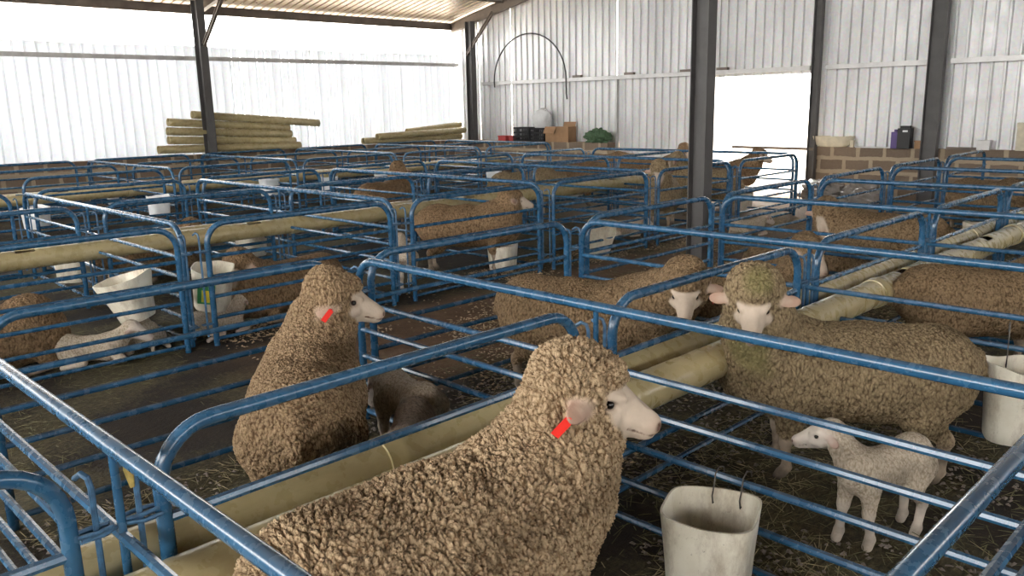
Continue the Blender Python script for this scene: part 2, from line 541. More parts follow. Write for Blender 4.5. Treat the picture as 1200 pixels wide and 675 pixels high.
struct(MB().box(DX0 - 0.05, DX0, YB - 0.04, YB + 0.12, 0, 2.22).box(-11.33, -11.28, YB - 0.03, YB + 0.05, 0, 2.22).build('trim_door_frame', M['girt_steel'], smooth=False))
for x in (-10.95, -8.72, -9.55, -12.4):
    struct(MB().box(x - 0.12, x + 0.12, YB - 0.06, YB + 0.02, 2.29, 2.34).build('girt_bracket', M['brown_steel'], smooth=False))

def column(x, y, z1, name='pillar', mat='steel_paint', w=0.20, d=0.20, along='y', top=None):
    """I section column; web along x or y"""
    m = MB()
    tf = 0.012
    if along == 'y':    # flanges face +-y
        m.box(x - w / 2, x + w / 2, y - d / 2, y - d / 2 + tf, 0, z1)
        m.box(x - w / 2, x + w / 2, y + d / 2 - tf, y + d / 2, 0, z1)
        m.box(x - 0.005, x + 0.005, y - d / 2 + tf, y + d / 2 - tf, 0, z1)
    else:               # flanges face +-x
        m.box(x - w / 2, x - w / 2 + tf, y - d / 2, y + d / 2, 0, z1)
        m.box(x + w / 2 - tf, x + w / 2, y - d / 2, y + d / 2, 0, z1)
        m.box(x - w / 2 + tf, x + w / 2 - tf, y - 0.005, y + 0.005, 0, z1)
    m.box(x - w / 2 - 0.05, x + w / 2 + 0.05, y - d / 2 - 0.05, y + d / 2 + 0.05, 0, 0.018)
    return struct(m.build(name, M[mat], smooth=False))
FY = 7.64
for y in (FY, 0.7):
    column(-15.84, y - 0.2, roof_z(-15.84), w=0.24, d=0.15, along='x')
column(-15.62, YB - 0.30, roof_z(-15.6) - 0.1, w=0.20, d=0.16, along='x')
column(-4.82, FY, roof_z(XM), w=0.20, d=0.16, along='x')
column(-4.80, YB - 0.12, roof_z(XM), w=0.24, d=0.14, along='x')
column(-6.80, YB - 0.10, roof_z(-6.8), w=0.14, d=0.12, along='x')
for y in (0.7, -6.0):
    column(XM, y - (7.0 if y > 0 else 0.5), roof_z(XM), w=0.20, d=0.16, along='x')
column(XR - 0.2, FY, roof_z(XR - 0.2), w=0.20, d=0.12, along='x')
column(XR - 0.2, 0.7, roof_z(XR - 0.2), w=0.20, d=0.12, along='x')
for y in (YB - 0.15, FY, 0.7, -6.3):
    for x0, x1 in ((XL, XM), (XR, XM)):
        m = beam_c(MB(), (x0, y, EAVE - 0.02), (x1, y, roof_z(XM) - 0.02), 0.10, 0.22)
        struct(m.build('rafter', M['brown_steel'], smooth=False))
    # knee braces at the eaves
    struct(beam_c(MB(), (-15.72, y - 0.2, 2.95), (-14.85, y - 0.1, roof_z(-14.85) - 0.1), 0.06, 0.07).build('knee_brace', M['brown_steel'], smooth=False))

# ------------------------------------------------------------------ pens
H = 0.91
RAILS = (0.67, 0.52, 0.37, 0.21)
def make_panel(L, kind):
    """kind 'side': a plain panel of a row; 'cross': the long panel that straddles the trough"""
    root = empty('pen_panel')
    R = 0.15
    rt = 0.0215
    x0, x1 = 0.03, L - 0.03
    path = [(x0, 0, 0.0), (x0, 0, H - R)] + arc((x0 + R, 0, H - R), R, PI, PI / 2, 8)[1:] + \
           arc((x1 - R, 0, H - R), R, PI / 2, 0, 8) + [(x1, 0, 0.0)]
    fr = MB().tube(path, rt, 12)
    fr.tube([(x0, 0, 0.05), (x1, 0, 0.05)], 0.015, 8)
    fr.build('frame', M['blue'], root)
    for i, z in enumerate(RAILS):
        m = MB()
        if kind == 'cross' and z in (0.52,):
            m.tube([(x0, 0, z), (L / 2 - 0.20, 0, z)], 0.0150, 8); m.tube([(L / 2 + 0.20, 0, z), (x1, 0, z)], 0.0150, 8)
        else:
            m.tube([(x0, 0, z), (x1, 0, z)], 0.0150, 8)
        m.build('rail', M['blue'], root)
    if kind == 'cross':
        for s in (-1, 1):
            MB().tube([(L / 2, s * 0.012, 0.70), (L / 2 - 0.02, s * 0.05, 0.70), (L / 2 - 0.014, s * 0.095, 0.70), (L / 2 + 0.014, s * 0.095, 0.70), (L / 2 + 0.02, s * 0.05, 0.70), (L / 2, s * 0.012, 0.70)], 0.006, 6).build('hinge_loop', M['blue_rod'], root)
        MB().tube([(L / 2, 0, 0.10), (L / 2, 0, H)], 0.0115, 10).build('centre_post', M['blue'], root)
    for x, s in ((x0, -1), (x1, 1)):
        for z in (0.16, 0.70):
            z += 0.012
            lp = [(x + s * 0.015, -0.012, z), (x + s * 0.06, -0.020, z), (x + s * 0.095, -0.012, z), (x + s * 0.095, 0.012, z), (x + s * 0.06, 0.020, z), (x + s * 0.015, 0.012, z)]
            MB().tube(lp, 0.006, 6).build('hinge_loop', M['blue_rod'], root)
    return root

def make_pin():
    """bent drop rod that locks two panels together"""
    return MB().tube([(0.055, 0, 0.835), (0.03, 0, 0.852), (0.008, 0, 0.845), (0, 0, 0.82), (0, 0, 0.08)], 0.0078, 8)

K = [0.62 + 1.87 * k for k in range(-1, 8)]       # junctions along y: -1.25 .62 2.49 4.36 6.23 8.10 9.97 11.84 13.71
X = dict(A=-0.425, B=-2.03, C=-3.75, D=-5.75, E=-7.80, F=-9.85, G=-12.0, I=-13.75, J=-15.7)
side0 = make_panel(1.70, 'side'); cross0 = make_panel(3.38, 'cross'); far0 = make_panel(1.87, 'side'); cross1 = make_panel(3.95, 'cross'); cross2 = make_panel(3.55, 'cross')
used = {}
def panel(proto, x, y, rz, label, group, sc=None):
    first = proto.name not in used
    o = proto if first else copy_tree(proto)
    used[proto.name] = 1
    o.location = (x, y, 0)
    o.rotation_euler = (0, 0, rz)
    tag(o, label, 'pen panel', group)
    return o

ROWN = {'A': 'outermost row at right front', 'B': 'row between the front trough pipes', 'C': 'row on the near side of the aisle', 'D': 'row on the far side of the aisle',
        'E': 'row between the middle trough pipes', 'F': 'row behind the middle trough', 'G': 'row before the far trough',
        'I': 'row between the far trough pipes', 'J': 'row along the left wall plinth'}
LBL = {}
def side_label(row, k):
    order = ['partly cut off', 'nearest', 'second nearest', 'third', 'fourth', 'fifth', 'sixth', 'seventh', 'last, by the back wall']
    return f'{order[min(k, 8)]} blue tube panel of the {ROWN[row]}'
def cross_label(sp, k):
    order = ['nearest', 'second', 'third', 'fourth', 'fifth', 'sixth', 'seventh', 'eighth']
    nm = {'f': 'front trough', 'm': 'middle trough', 'b': 'far trough'}[sp]
    return f'{order[k]} nearest blue cross panel spanning the {nm}'.replace('nearest nearest', 'nearest')
jit = lambda a: random.uniform(-a, a)
side_spec = {'A': (1, 2), 'B': range(0, 7), 'C': (1, 2, 3, 4, 5, 6, 7), 'D': range(1, 7), 'E': range(1, 7), 'F': range(1, 7)}
for row, ks in side_spec.items():
    for k in ks:
        x = X[row] + jit(0.012)
        panel(side0, x, K[k] + 0.085, PI / 2 + jit(0.006), side_label(row, k), 'blue panels of the pen rows')
KB = [0.9, 2.95, 5.0, 7.05, 9.1, 11.15, 13.2]
for row in 'GIJ':
    for k in range(1, 6):
        panel(far0, X[row] + jit(0.015), KB[k] + 0.09, PI / 2 + jit(0.008), side_label(row, k), 'blue panels of the far rows')
for k in range(1, 8):
    panel(cross0, X['B'] - 1.69, K[k], jit(0.004), cross_label('f', k - 1), 'cross panels over the front trough')
for k in range(2, 8):
    panel(cross1, X['E'] - 1.975, K[k] + jit(0.02), jit(0.006), cross_label('m', k - 2), 'cross panels over the middle trough')
for k in range(2, 7):
    panel(cross2, X['I'] - 1.775, KB[k] + jit(0.02), jit(0.006), cross_label('b', k - 2), 'cross panels over the far trough')
# drop rods, two at every junction of the trough rows and one at the others
ORD = ['nearest', 'second', 'third', 'fourth', 'fifth', 'sixth', 'seventh']
pin_mesh = make_pin().mesh('drop_rod', M['blue_rod'])
def pin(x, y, rz, lab, grp):
    o = bpy.data.objects.new('drop_rod', pin_mesh)
    COL.objects.link(o)
    o.location = (x, y, 0); o.rotation_euler = (0, 0, rz)
    tag(o, lab, 'drop rod', grp)
for row, side in (('B', 'front trough row'), ('C', 'near aisle row'), ('D', 'far aisle row'), ('E', 'middle trough row'), ('F', 'row past middle trough')):
    for k in range(1, 8):
        if row in 'DEF' and k == 1: continue
        for s, nm in ((-1, 'near'), (1, 'far')):
            xx = X[row] + (0.0 if row in 'BE' else 0.0) 
            pin(xx, K[k] + s * 0.052, PI + 0.35,
                f'bent blue rod on the {nm} side of the {ORD[k - 1]} nearest joint, {side}'.replace('nearest nearest', 'nearest'), 'drop rods at the panel joints')

# ------------------------------------------------------------------ troughs: twin pipes with feeding slots
def pipe_mesh(L, r, slots, seg=0.0125, n=40):
    """pipe along +y with slots cut in its upper side; slots = [(y, angle)]"""
    ys = list(np.arange(0, L, 0.05)) + [L]
    for sy, sa in slots:
        ys += [sy - 0.075, sy + 0.075]
    ys = sorted(set(round(float(y), 4) for y in ys if 0 <= y <= L))
    m = MB(); V = []; F = []
    for y in ys:
        for k in range(n):
            a = 2 * PI * k / n
            V.append((r * math.cos(a), y, r * math.sin(a)))
    for i in range(len(ys) - 1):
        ym = (ys[i] + ys[i + 1]) / 2
        for k in range(n):
            am = 2 * PI * (k + 0.5) / n
            cut = any(abs(ym - sy) < 0.075 and abs(am - sa) < 0.42 for sy, sa in slots)
            if not cut:
                F.append((i * n + k, (i + 1) * n + k, (i + 1) * n + (k + 1) % n, i * n + (k + 1) % n))
    m.add(V, F)
    return m
def trough(x, z, off, r, y0, y1, slot_ys, lab, coll):
    for s, nm in ((-1, 'far'), (1, 'near')):
        root = empty('feed_trough_pipe', (x + s * off, y0, z), 0, f'{nm} khaki plastic feeding pipe of the {lab} trough', 'feed trough', 'khaki feeding pipes')
        sl = [(y - y0, PI / 2 - s * 0.15) for y in slot_ys[nm]]
        o = pipe_mesh(y1 - y0, r, sl).build('pipe', M['pipe'], root)
        md = o.modifiers.new('wall', 'SOLIDIFY'); md.thickness = 0.006; md.offset = -1
        for cy in coll[nm]:
            MB().lathe([(r + 0.001, -0.07), (r + 0.008, -0.068), (r + 0.008, -0.01), (r + 0.0105, 0.0), (r + 0.008, 0.01), (r + 0.008, 0.068), (r + 0.001, 0.07)], 32).build('coupling', M['pipe'], root).matrix_local = \
                Matrix.Translation((0, cy - y0, 0)) @ Matrix.Rotation(PI / 2, 4, 'X')
trough(X['B'], 0.535, 0.115, 0.082, -1.6, 13.9, {'near': [5.43, 7.15, 9.0, 10.8], 'far': [3.3, 5.5, 7.24, 9.1, 11.0]}, 'front', {'near': [2.52, 5.05, 7.98, 11.0], 'far': [1.55, 4.5, 7.6, 11.2]})
trough(X['E'], 0.53, 0.115, 0.082, 0.2, 12.6, {'near': [1.9, 3.97, 6.9, 9.75, 11.2], 'far': [2.6, 5.0, 8.2]}, 'middle', {'near': [4.45, 8.35, 12.4], 'far': [3.2, 7.4]})
trough(X['I'], 0.50, 0.115, 0.082, 1.5, 13.4, {'near': [4.0, 6.2, 8.0, 10.2], 'far': [5.0, 9.0]}, 'far', {'near': [5.0, 9.2], 'far': [7.0]})
# ------------------------------------------------------------------ animals: smooth-blended solids meshed into one continuous surface
def unit(v):
    v = np.array(v, float); return v / (np.linalg.norm(v) + 1e-12)

def d_cone(P, a, b, ra, rb):
    ab = b - a; L2 = ab @ ab
    t_ = np.clip(((P - a) @ ab) / L2, 0, 1)
    return np.linalg.norm(P - (a + t_[..., None] * ab), axis=-1) - (ra + (rb - ra) * t_)

def d_ell(P, c, R, rad):
    q = (P - c) @ R.T           # rows of R are the ellipsoid's axes
    k0 = np.linalg.norm(q / rad, axis=-1)
    k1 = np.linalg.norm(q / (rad * rad), axis=-1) + 1e-9
    return k0 * (k0 - 1) / k1

def rotm(yaw=0, pitch=0, roll=0):
    """rows are the rotated axes: x forward, y left, z up; pitch > 0 looks down"""
    f = np.array([math.cos(yaw) * math.cos(pitch), math.sin(yaw) * math.cos(pitch), -math.sin(pitch)])
    s = np.array([-math.sin(yaw), math.cos(yaw), 0])
    u = np.cross(f, s)
    c, sn = math.cos(roll), math.sin(roll)
    return np.array([f, c * s + sn * u, -sn * s + c * u])

class Beast:
    def __init__(self): self.p = []
    def cone(self, a, b, ra, rb, k=0.03, **at):
        self.p.append(('c', np.array(a, float), np.array(b, float), ra, rb, k, at))
    def ell(self, c, rad, R=None, k=0.03, **at):
        self.p.append(('e', np.array(c, float), np.eye(3) if R is None else R, np.array(rad, float), None, k, at))
    def dist(self, pr, P):
        return d_cone(P, *pr[1:5]) if pr[0] == 'c' else d_ell(P, *pr[1:4])
    def bounds(self, pr):
        if pr[0] == 'c':
            r = max(pr[3], pr[4]); lo = np.minimum(pr[1], pr[2]) - r; hi = np.maximum(pr[1], pr[2]) + r
        else:
            e = np.sqrt(((pr[2] * pr[3][:, None]) ** 2).sum(0)); lo = pr[1] - e; hi = pr[1] + e
        return lo, hi
    def mesh(self, h):
        B = [self.bounds(q) for q in self.p if not q[6].get('cut')]
        lo = np.min([b[0] for b in B], 0) - 3 * h - 0.01; hi = np.max([b[1] for b in B], 0) + 3 * h + 0.01
        n = np.ceil((hi - lo) / h).astype(int) + 1
        F = np.full(n, 0.3, np.float32)
        ax = [lo[i] + h * np.arange(n[i]) for i in range(3)]
        for pr in self.p:
            k = pr[5]; b0, b1 = self.bounds(pr); pad = k + 2.5 * h
            i0 = np.maximum(((b0 - pad - lo) / h).astype(int), 0); i1 = np.minimum(((b1 + pad - lo) / h).astype(int) + 2, n)
            sl = tuple(slice(i0[i], i1[i]) for i in range(3))
            G = np.stack(np.meshgrid(*[ax[i][sl[i]] for i in range(3)], indexing='ij'), -1)
            d = self.dist(pr, G).astype(np.float32)
            f = F[sl]
            if pr[6].get('cut'):
                hh = np.clip(0.5 - 0.5 * (f + d) / k, 0, 1)
                F[sl] = f * (1 - hh) - d * hh + k * hh * (1 - hh)
            else:
                hh = np.clip(0.5 + 0.5 * (f - d) / k, 0, 1)
                F[sl] = f * (1 - hh) + d * hh - k * hh * (1 - hh)
        # surface nets
        ins = F < 0
        c = [ins[i:n[0] - 1 + i, j:n[1] - 1 + j, k:n[2] - 1 + k] for i in (0, 1) for j in (0, 1) for k in (0, 1)]
        s = sum(q.astype(np.int8) for q in c)
        act = np.argwhere((s > 0) & (s < 8))
        idx = np.full((n[0] - 1, n[1] - 1, n[2] - 1), -1, np.int32)
        idx[act[:, 0], act[:, 1], act[:, 2]] = np.arange(len(act))
        cor = [(i, j, k) for i in (0, 1) for j in (0, 1) for k in (0, 1)]
        fv = np.stack([F[act[:, 0] + i, act[:, 1] + j, act[:, 2] + k] for i, j, k in cor], 1)
        acc = np.zeros((len(act), 3)); cnt = np.zeros(len(act))
        for a in range(8):
            for b in range(a + 1, 8):
                df = np.abs(np.array(cor[a]) - np.array(cor[b]))
                if df.sum() != 1: continue
                fa, fb = fv[:, a], fv[:, b]; mk = (fa < 0) != (fb < 0)
                t_ = np.where(mk, fa / np.where(mk, fa - fb, 1), 0)
                p = np.array(cor[a]) + t_[:, None] * (np.array(cor[b]) - np.array(cor[a]))
                acc += p * mk[:, None]; cnt += mk
        V = lo + h * (act + acc / cnt[:, None])
        faces = []
        for axis in range(3):
            o1, o2 = [(1, 2), (2, 0), (0, 1)][axis]
            sa = [slice(None)] * 3; sb = [slice(None)] * 3
            sa[axis] = slice(0, -1); sb[axis] = slice(1, None)
            A_, B_ = ins[tuple(sa)], ins[tuple(sb)]
            e = np.argwhere(A_ != B_)
            e = e[(e[:, o1] > 0) & (e[:, o2] > 0)]
            q = []
            for d1, d2 in ((1, 1), (0, 1), (0, 0), (1, 0)):
                w = e.copy(); w[:, o1] -= d1; w[:, o2] -= d2
                q.append(idx[w[:, 0], w[:, 1], w[:, 2]])
            q = np.stack(q, 1)
            fl = ~A_[e[:, 0], e[:, 1], e[:, 2]]
            q[fl] = q[fl][:, ::-1]
            faces.append(q[(q >= 0).all(1)])
        Q = np.concatenate(faces)
        # attributes from the nearest solids
        W = np.zeros(len(V)); at = {k: np.zeros(len(V)) for k in ('wool', 'pink', 'hoof', 'leg')}
        for pr in self.p:
            if pr[6].get('cut'):
                b0, b1 = self.bounds(pr)
                continue
            b0, b1 = self.bounds(pr)
            near = np.where(((V > b0 - 0.06) & (V < b1 + 0.06)).all(1))[0]
            if not len(near): continue
            w = np.exp(-np.clip(self.dist(pr, V[near]), -0.02, 1) / 0.007)
            W[near] += w
            for k_ in at:
                at[k_][near] += w * pr[6].get(k_, 1.0 if k_ == 'wool' else 0.0)
        for k_ in at: at[k_] /= np.maximum(W, 1e-9)
        at['wool'] = np.clip((at['wool'] - 0.25) * 2, 0, 1)
        return V, Q, at

def hsh(i, s):
    q = (i[..., 0] * 73856093) ^ (i[..., 1] * 19349663) ^ (i[..., 2] * 83492791) ^ (s * 2654435761)
    q = (q ^ (q >> 13)) * 1274126177 & 0xffffffff
    return ((q ^ (q >> 16)) & 0xffff) / 65535.0

def vnoise(P, s=0):
    i = np.floor(P).astype(np.int64); f = P - i; f = f * f * (3 - 2 * f)
    out = 0
    for a in (0, 1):
        for b in (0, 1):
            for c in (0, 1):
                w = (f[:, 0] if a else 1 - f[:, 0]) * (f[:, 1] if b else 1 - f[:, 1]) * (f[:, 2] if c else 1 - f[:, 2])
                out = out + w * hsh(i + np.array([a, b, c]), s)
    return out

def voronoi(P, s=0):
    i = np.floor(P).astype(np.int64)
    f1 = np.full(len(P), 9.0); f2 = f1.copy()
    for a in (-1, 0, 1):
        for b in (-1, 0, 1):
            for c in (-1, 0, 1):
                j = i + np.array([a, b, c])
                d = np.sqrt((P[:, 0] - j[:, 0] - hsh(j, s)) ** 2 + (P[:, 1] - j[:, 1] - hsh(j, s + 1)) ** 2 + (P[:, 2] - j[:, 2] - hsh(j, s + 2)) ** 2)
                f2 = np.minimum(f2, np.maximum(f1, d)); f1 = np.minimum(f1, d)
    return f1, f2

def hnormals(V, Q):
    fn = np.cross(V[Q[:, 2]] - V[Q[:, 0]], V[Q[:, 3]] - V[Q[:, 1]])
    N = np.zeros_like(V)
    for k in range(4): np.add.at(N, Q[:, k], fn)
    return N / (np.linalg.norm(N, axis=1)[:, None] + 1e-12)

def body_mesh(name, beast, h, mat, clump=0.0, cell=0.03, sub=False, seed=0, lump=0.010, soil=(), moss=(), rim=()):
    V, Q, at = beast.mesh(h)
    me = bpy.data.meshes.new(name)
    if sub:     # one linear subdivision for the near animals
        E = np.sort(np.concatenate([Q[:, [0, 1]], Q[:, [1, 2]], Q[:, [2, 3]], Q[:, [3, 0]]]), 1)
        key, inv = np.unique(E[:, 0].astype(np.int64) * len(V) + E[:, 1], return_inverse=True)
        e0, e1 = key // len(V), key % len(V)
        nq = len(Q); nv = len(V)
        EM = (V[e0] + V[e1]) / 2; FM = V[Q].mean(1)
        iv = inv.reshape(4, nq) + nv; fm = np.arange(nq) + nv + len(EM)
        for k_ in at: at[k_] = np.concatenate([at[k_], (at[k_][e0] + at[k_][e1]) / 2, at[k_][Q].mean(1)])
        V = np.concatenate([V, EM, FM])
        Q = np.concatenate([np.stack([Q[:, i], iv[i], fm, iv[(i + 3) % 4]], 1) for i in range(4)])
    N = hnormals(V, Q)
    for _ in range(2 if sub else 1):   # smooth the normals a little
        S = np.zeros_like(N)
        for a, b in ((0, 1), (1, 2), (2, 3), (3, 0)):
            np.add.at(S, Q[:, a], N[Q[:, b]]); np.add.at(S, Q[:, b], N[Q[:, a]])
        N = S / (np.linalg.norm(S, axis=1)[:, None] + 1e-12)
    wl = at['wool']
    crack = np.zeros(len(V))
    if clump > 0:
        lowf = (vnoise(V * 7, seed) - 0.5) * 2 + (vnoise(V * 15, seed + 1) - 0.5)
        V = V + N * (wl * lump * lowf)[:, None]
        Wp = V + 0.022 * np.stack([vnoise(V * 24, seed + s) - 0.5 for s in (3, 4, 5)], 1) + 0.06 * np.stack([vnoise(V * 6, seed + s) - 0.5 for s in (6, 7, 8)], 1)
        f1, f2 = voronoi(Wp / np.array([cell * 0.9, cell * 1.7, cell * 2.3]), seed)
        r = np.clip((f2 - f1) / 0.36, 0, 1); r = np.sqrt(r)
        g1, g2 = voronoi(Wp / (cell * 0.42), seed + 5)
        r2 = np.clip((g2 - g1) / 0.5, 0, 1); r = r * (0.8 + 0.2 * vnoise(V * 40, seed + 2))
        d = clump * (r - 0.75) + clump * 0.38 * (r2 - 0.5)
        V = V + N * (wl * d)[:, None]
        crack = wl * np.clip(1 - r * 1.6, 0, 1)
    me.vertices.add(len(V)); me.vertices.foreach_set('co', V.astype(np.float32).ravel())
    me.loops.add(Q.size); me.loops.foreach_set('vertex_index', Q.astype(np.int32).ravel())
    me.polygons.add(len(Q)); me.polygons.foreach_set('loop_start', np.arange(0, Q.size, 4, dtype=np.int32))
    me.update(calc_edges=True)
    me.validate()
    me.polygons.foreach_set('use_smooth', [True] * len(me.polygons))
    at['crack'] = crack
    for k_, sp in (('soil', soil), ('moss', moss), ('rim', rim)):
        q = np.zeros(len(V))
        for x, y, z, r_ in sp:
            dd = np.linalg.norm(V - np.array([x, y, z]), axis=1) * (1 + 0.35 * (vnoise(V * 13, seed + 9) - 0.5) * 2)
            q = np.maximum(q, np.clip((r_ - dd) / (r_ * 0.45), 0, 1))
        at[k_] = q
    for k_, v in at.items():
        a = me.attributes.new(k_, 'FLOAT', 'POINT'); a.data.foreach_set('value', v.astype(np.float32))
    me.materials.append(M[mat])
    return me

def head_parts(b, Hc, R, s=1.0, woolcap=1.0, vox=0.01, ears=(0, 0), bare=False):
    f, sd, u = R
    P = lambda a, y, z: Hc + (f * a + sd * y + u * z) * s
    bare_at = dict(wool=0.0)
    if not bare:
        b.ell(P(-0.068, 0, 0.030), np.array([0.112, 0.116, 0.110]) * s * woolcap, R, 0.04)
        b.ell(P(-0.060, 0, -0.055), np.array([0.095, 0.108, 0.105]) * s * woolcap, R, 0.04)
        b.ell(P(0.012, 0, 0.072), np.array([0.066, 0.074, 0.048]) * s * woolcap, R, 0.020)
    b.cone(P(0.0, 0, -0.004), P(0.168, 0, -0.034), 0.070 * s, 0.034 * s, 0.02 * s, **bare_at)
    b.ell(P(0.045, 0, 0.010), np.array([0.060, 0.064, 0.045]) * s, R, 0.02 * s, **bare_at)          # brow
    b.cone(P(0.02, 0, -0.045), P(0.160, 0, -0.060), 0.048 * s, 0.021 * s, 0.02 * s, **bare_at)      # jaw
    b.cone(P(0.06, 0, 0.024), P(0.182, 0, -0.016), 0.032 * s, 0.018 * s, 0.02 * s, **bare_at)       # nose bridge
    b.ell(P(0.188, 0, -0.032), np.array([0.022, 0.027, 0.023]) * s, R, 0.014 * s, wool=0.0, pink=0.75)
    b.ell(P(0.172, 0, -0.060), np.array([0.027, 0.021, 0.014]) * s, R, 0.012 * s, wool=0.0, pink=0.25)
    if vox <= 0.0075 * max(s, 0.5):
        for y in (-1, 1):
            b.ell(P(0.205, y * 0.014, -0.026), np.array([0.014, 0.006, 0.008]) * s, R, 0.004 * s, cut=True)
            b.ell(P(0.060, y * 0.0640, 0.006), np.array([0.026, 0.015, 0.015]) * s, R, 0.010 * s, cut=True)
            b.cone(P(0.125, y * 0.031, -0.050), P(0.200, y * 0.012, -0.050), 0.0045 * s, 0.0035 * s, 0.005 * s, cut=True)
            b.cone(P(0.085, y * 0.045, 0.030), P(0.050, y * 0.055, 0.028), 0.009 * s, 0.010 * s, 0.012 * s, wool=0.0)
            b.cone(P(0.075, y * 0.050, -0.030), P(0.030, y * 0.058, -0.045), 0.018 * s, 0.022 * s, 0.02 * s, wool=0.0)
    th = max(0.010 * s, vox * 0.85)
    for i, y in enumerate((-1, 1)):
        dr = ears[i]
        ed = unit(sd * y * 0.92 - f * (0.25 + dr * 1.2) + u * (-0.22 - dr))
        ew = unit(np.cross(ed, u + 0.6 * f)); en = np.cross(ed, ew)
        Re = np.array([ed, ew, en])
        base = P(-0.005, y * (0.062 if bare else 0.080), 0.008)
        b.cone(base, base + ed * 0.06 * s, 0.016 * s, 0.014 * s, 0.012 * s, wool=0.15, pink=0.3)
        b.ell(base + ed * 0.068 * s, (0.052 * s, 0.028 * s, th), Re, 0.010 * s, wool=0.0, pink=0.85)
    return P

def ewe(head=(0.60, 0, 0.86), hyaw=0, hpitch=25, pose='stand', vox=0.012, hroll=0, ears=(0, 0), fat=1.0, legs=None, woolcap=1.0):
    b = Beast()
    rad = math.radians
    Hc = np.array(head, float); R = rotm(rad(hyaw), rad(hpitch), rad(hroll))
    dz = 0.0 if pose == 'stand' else -0.245
    o = np.array([0, 0, dz])
    b.ell(o + (-0.06, 0, 0.485), (0.42, 0.250 * fat, 0.225), k=0.08)
    b.ell(o + (-0.34, 0, 0.510), (0.215, 0.205 * fat, 0.205), k=0.08)
    b.ell(o + (0.24, 0, 0.505), (0.22, 0.212 * fat, 0.215), k=0.08)
    b.ell(o + (0.40, 0, 0.47), (0.14, 0.145, 0.175), k=0.07)
    nb = o + np.array([0.34, 0, 0.58]); he = Hc - R[0] * 0.05 - R[2] * 0.02
    mid = nb * 0.45 + he * 0.55 + np.array([0.02, 0, -0.01])
    b.cone(nb, mid, 0.185, 0.155, 0.08)
    b.cone(mid, he, 0.155, 0.118, 0.05)
    b.cone(o + (0.43, 0, 0.46), mid + (0.02, 0, -0.05), 0.13, 0.115, 0.07)      # dewlap folds at the throat
    P = head_parts(b, Hc, R, 1.0, woolcap, vox, ears)
    b.cone(o + (-0.53, 0, 0.56), o + (-0.575, 0, 0.47), 0.045, 0.030, 0.03)    # docked tail
    sk = dict(wool=0.0, leg=1.0)
    if pose == 'stand':
        lg = legs or ((0, 0), (0, 0), (0, 0), (0, 0))     # fore-aft shifts of the four feet: front left/right, hind left/right
        for i, y in enumerate((1, -1)):
            dx = lg[i][0]
            b.cone((0.27, y * 0.115, 0.42), (0.275 + dx * .35, y * 0.115, 0.25), 0.095, 0.058, 0.05)
            b.cone((0.275 + dx * .35, y * 0.112, 0.27), (0.28 + dx * .6, y * 0.110, 0.185), 0.036, 0.029, 0.02, wool=0.15, leg=1.0)
            b.ell((0.285 + dx * .6, y * 0.110, 0.185), (0.030, 0.028, 0.036), k=0.012, **sk)
            b.cone((0.285 + dx * .6, y * 0.110, 0.18), (0.275 + dx, y * 0.110, 0.065), 0.023, 0.021, 0.012, **sk)
            b.cone((0.275 + dx, y * 0.110, 0.060), (0.295 + dx, y * 0.110, 0.035), 0.025, 0.024, 0.012, **sk)
            b.cone((0.300 + dx, y * 0.110, 0.030), (0.315 + dx, y * 0.110, 0.016), 0.026, 0.020, 0.010, wool=0.0, leg=1.0, hoof=1.0)
        for i, y in enumerate((1, -1)):
            dx = lg[2 + i][0]
            b.cone((-0.34, y * 0.12, 0.44), (-0.29 + dx * .2, y * 0.13, 0.31), 0.130, 0.088, 0.06)
            b.cone((-0.30 + dx * .2, y * 0.13, 0.32), (-0.39 + dx * .6, y * 0.125, 0.215), 0.070, 0.040, 0.04, wool=0.75, leg=1.0)
            b.cone((-0.395 + dx * .6, y * 0.122, 0.225), (-0.385 + dx, y * 0.120, 0.065), 0.030, 0.022, 0.014, **sk)
            b.cone((-0.385 + dx, y * 0.120, 0.062), (-0.365 + dx, y * 0.120, 0.035), 0.025, 0.024, 0.012, **sk)
            b.cone((-0.360 + dx, y * 0.120, 0.030), (-0.345 + dx, y * 0.120, 0.016), 0.026, 0.020, 0.010, wool=0.0, leg=1.0, hoof=1.0)
    else:
        for y in (1, -1):
            b.cone((0.28, y * 0.15, 0.18), (0.42, y * 0.17, 0.055), 0.070, 0.036, 0.03)
            b.cone((0.42, y * 0.17, 0.050), (0.24, y * 0.20, 0.030), 0.030, 0.022, 0.012, **sk)
            b.ell((0.22, y * 0.20, 0.026), (0.034, 0.024, 0.024), k=0.01, wool=0.0, leg=1.0, hoof=1.0)
            b.cone((-0.34, y * 0.16, 0.20), (-0.14, y * 0.235, 0.10), 0.125, 0.070, 0.05)
            b.cone((-0.14, y * 0.235, 0.07), (-0.34, y * 0.26, 0.040), 0.040, 0.028, 0.02, **sk)
            b.cone((-0.34, y * 0.26, 0.035), (-0.16, y * 0.29, 0.028), 0.024, 0.020, 0.012, **sk)
            b.ell((-0.14, y * 0.29, 0.026), (0.034, 0.024, 0.024), k=0.01, wool=0.0, leg=1.0, hoof=1.0)
    return b, P, R

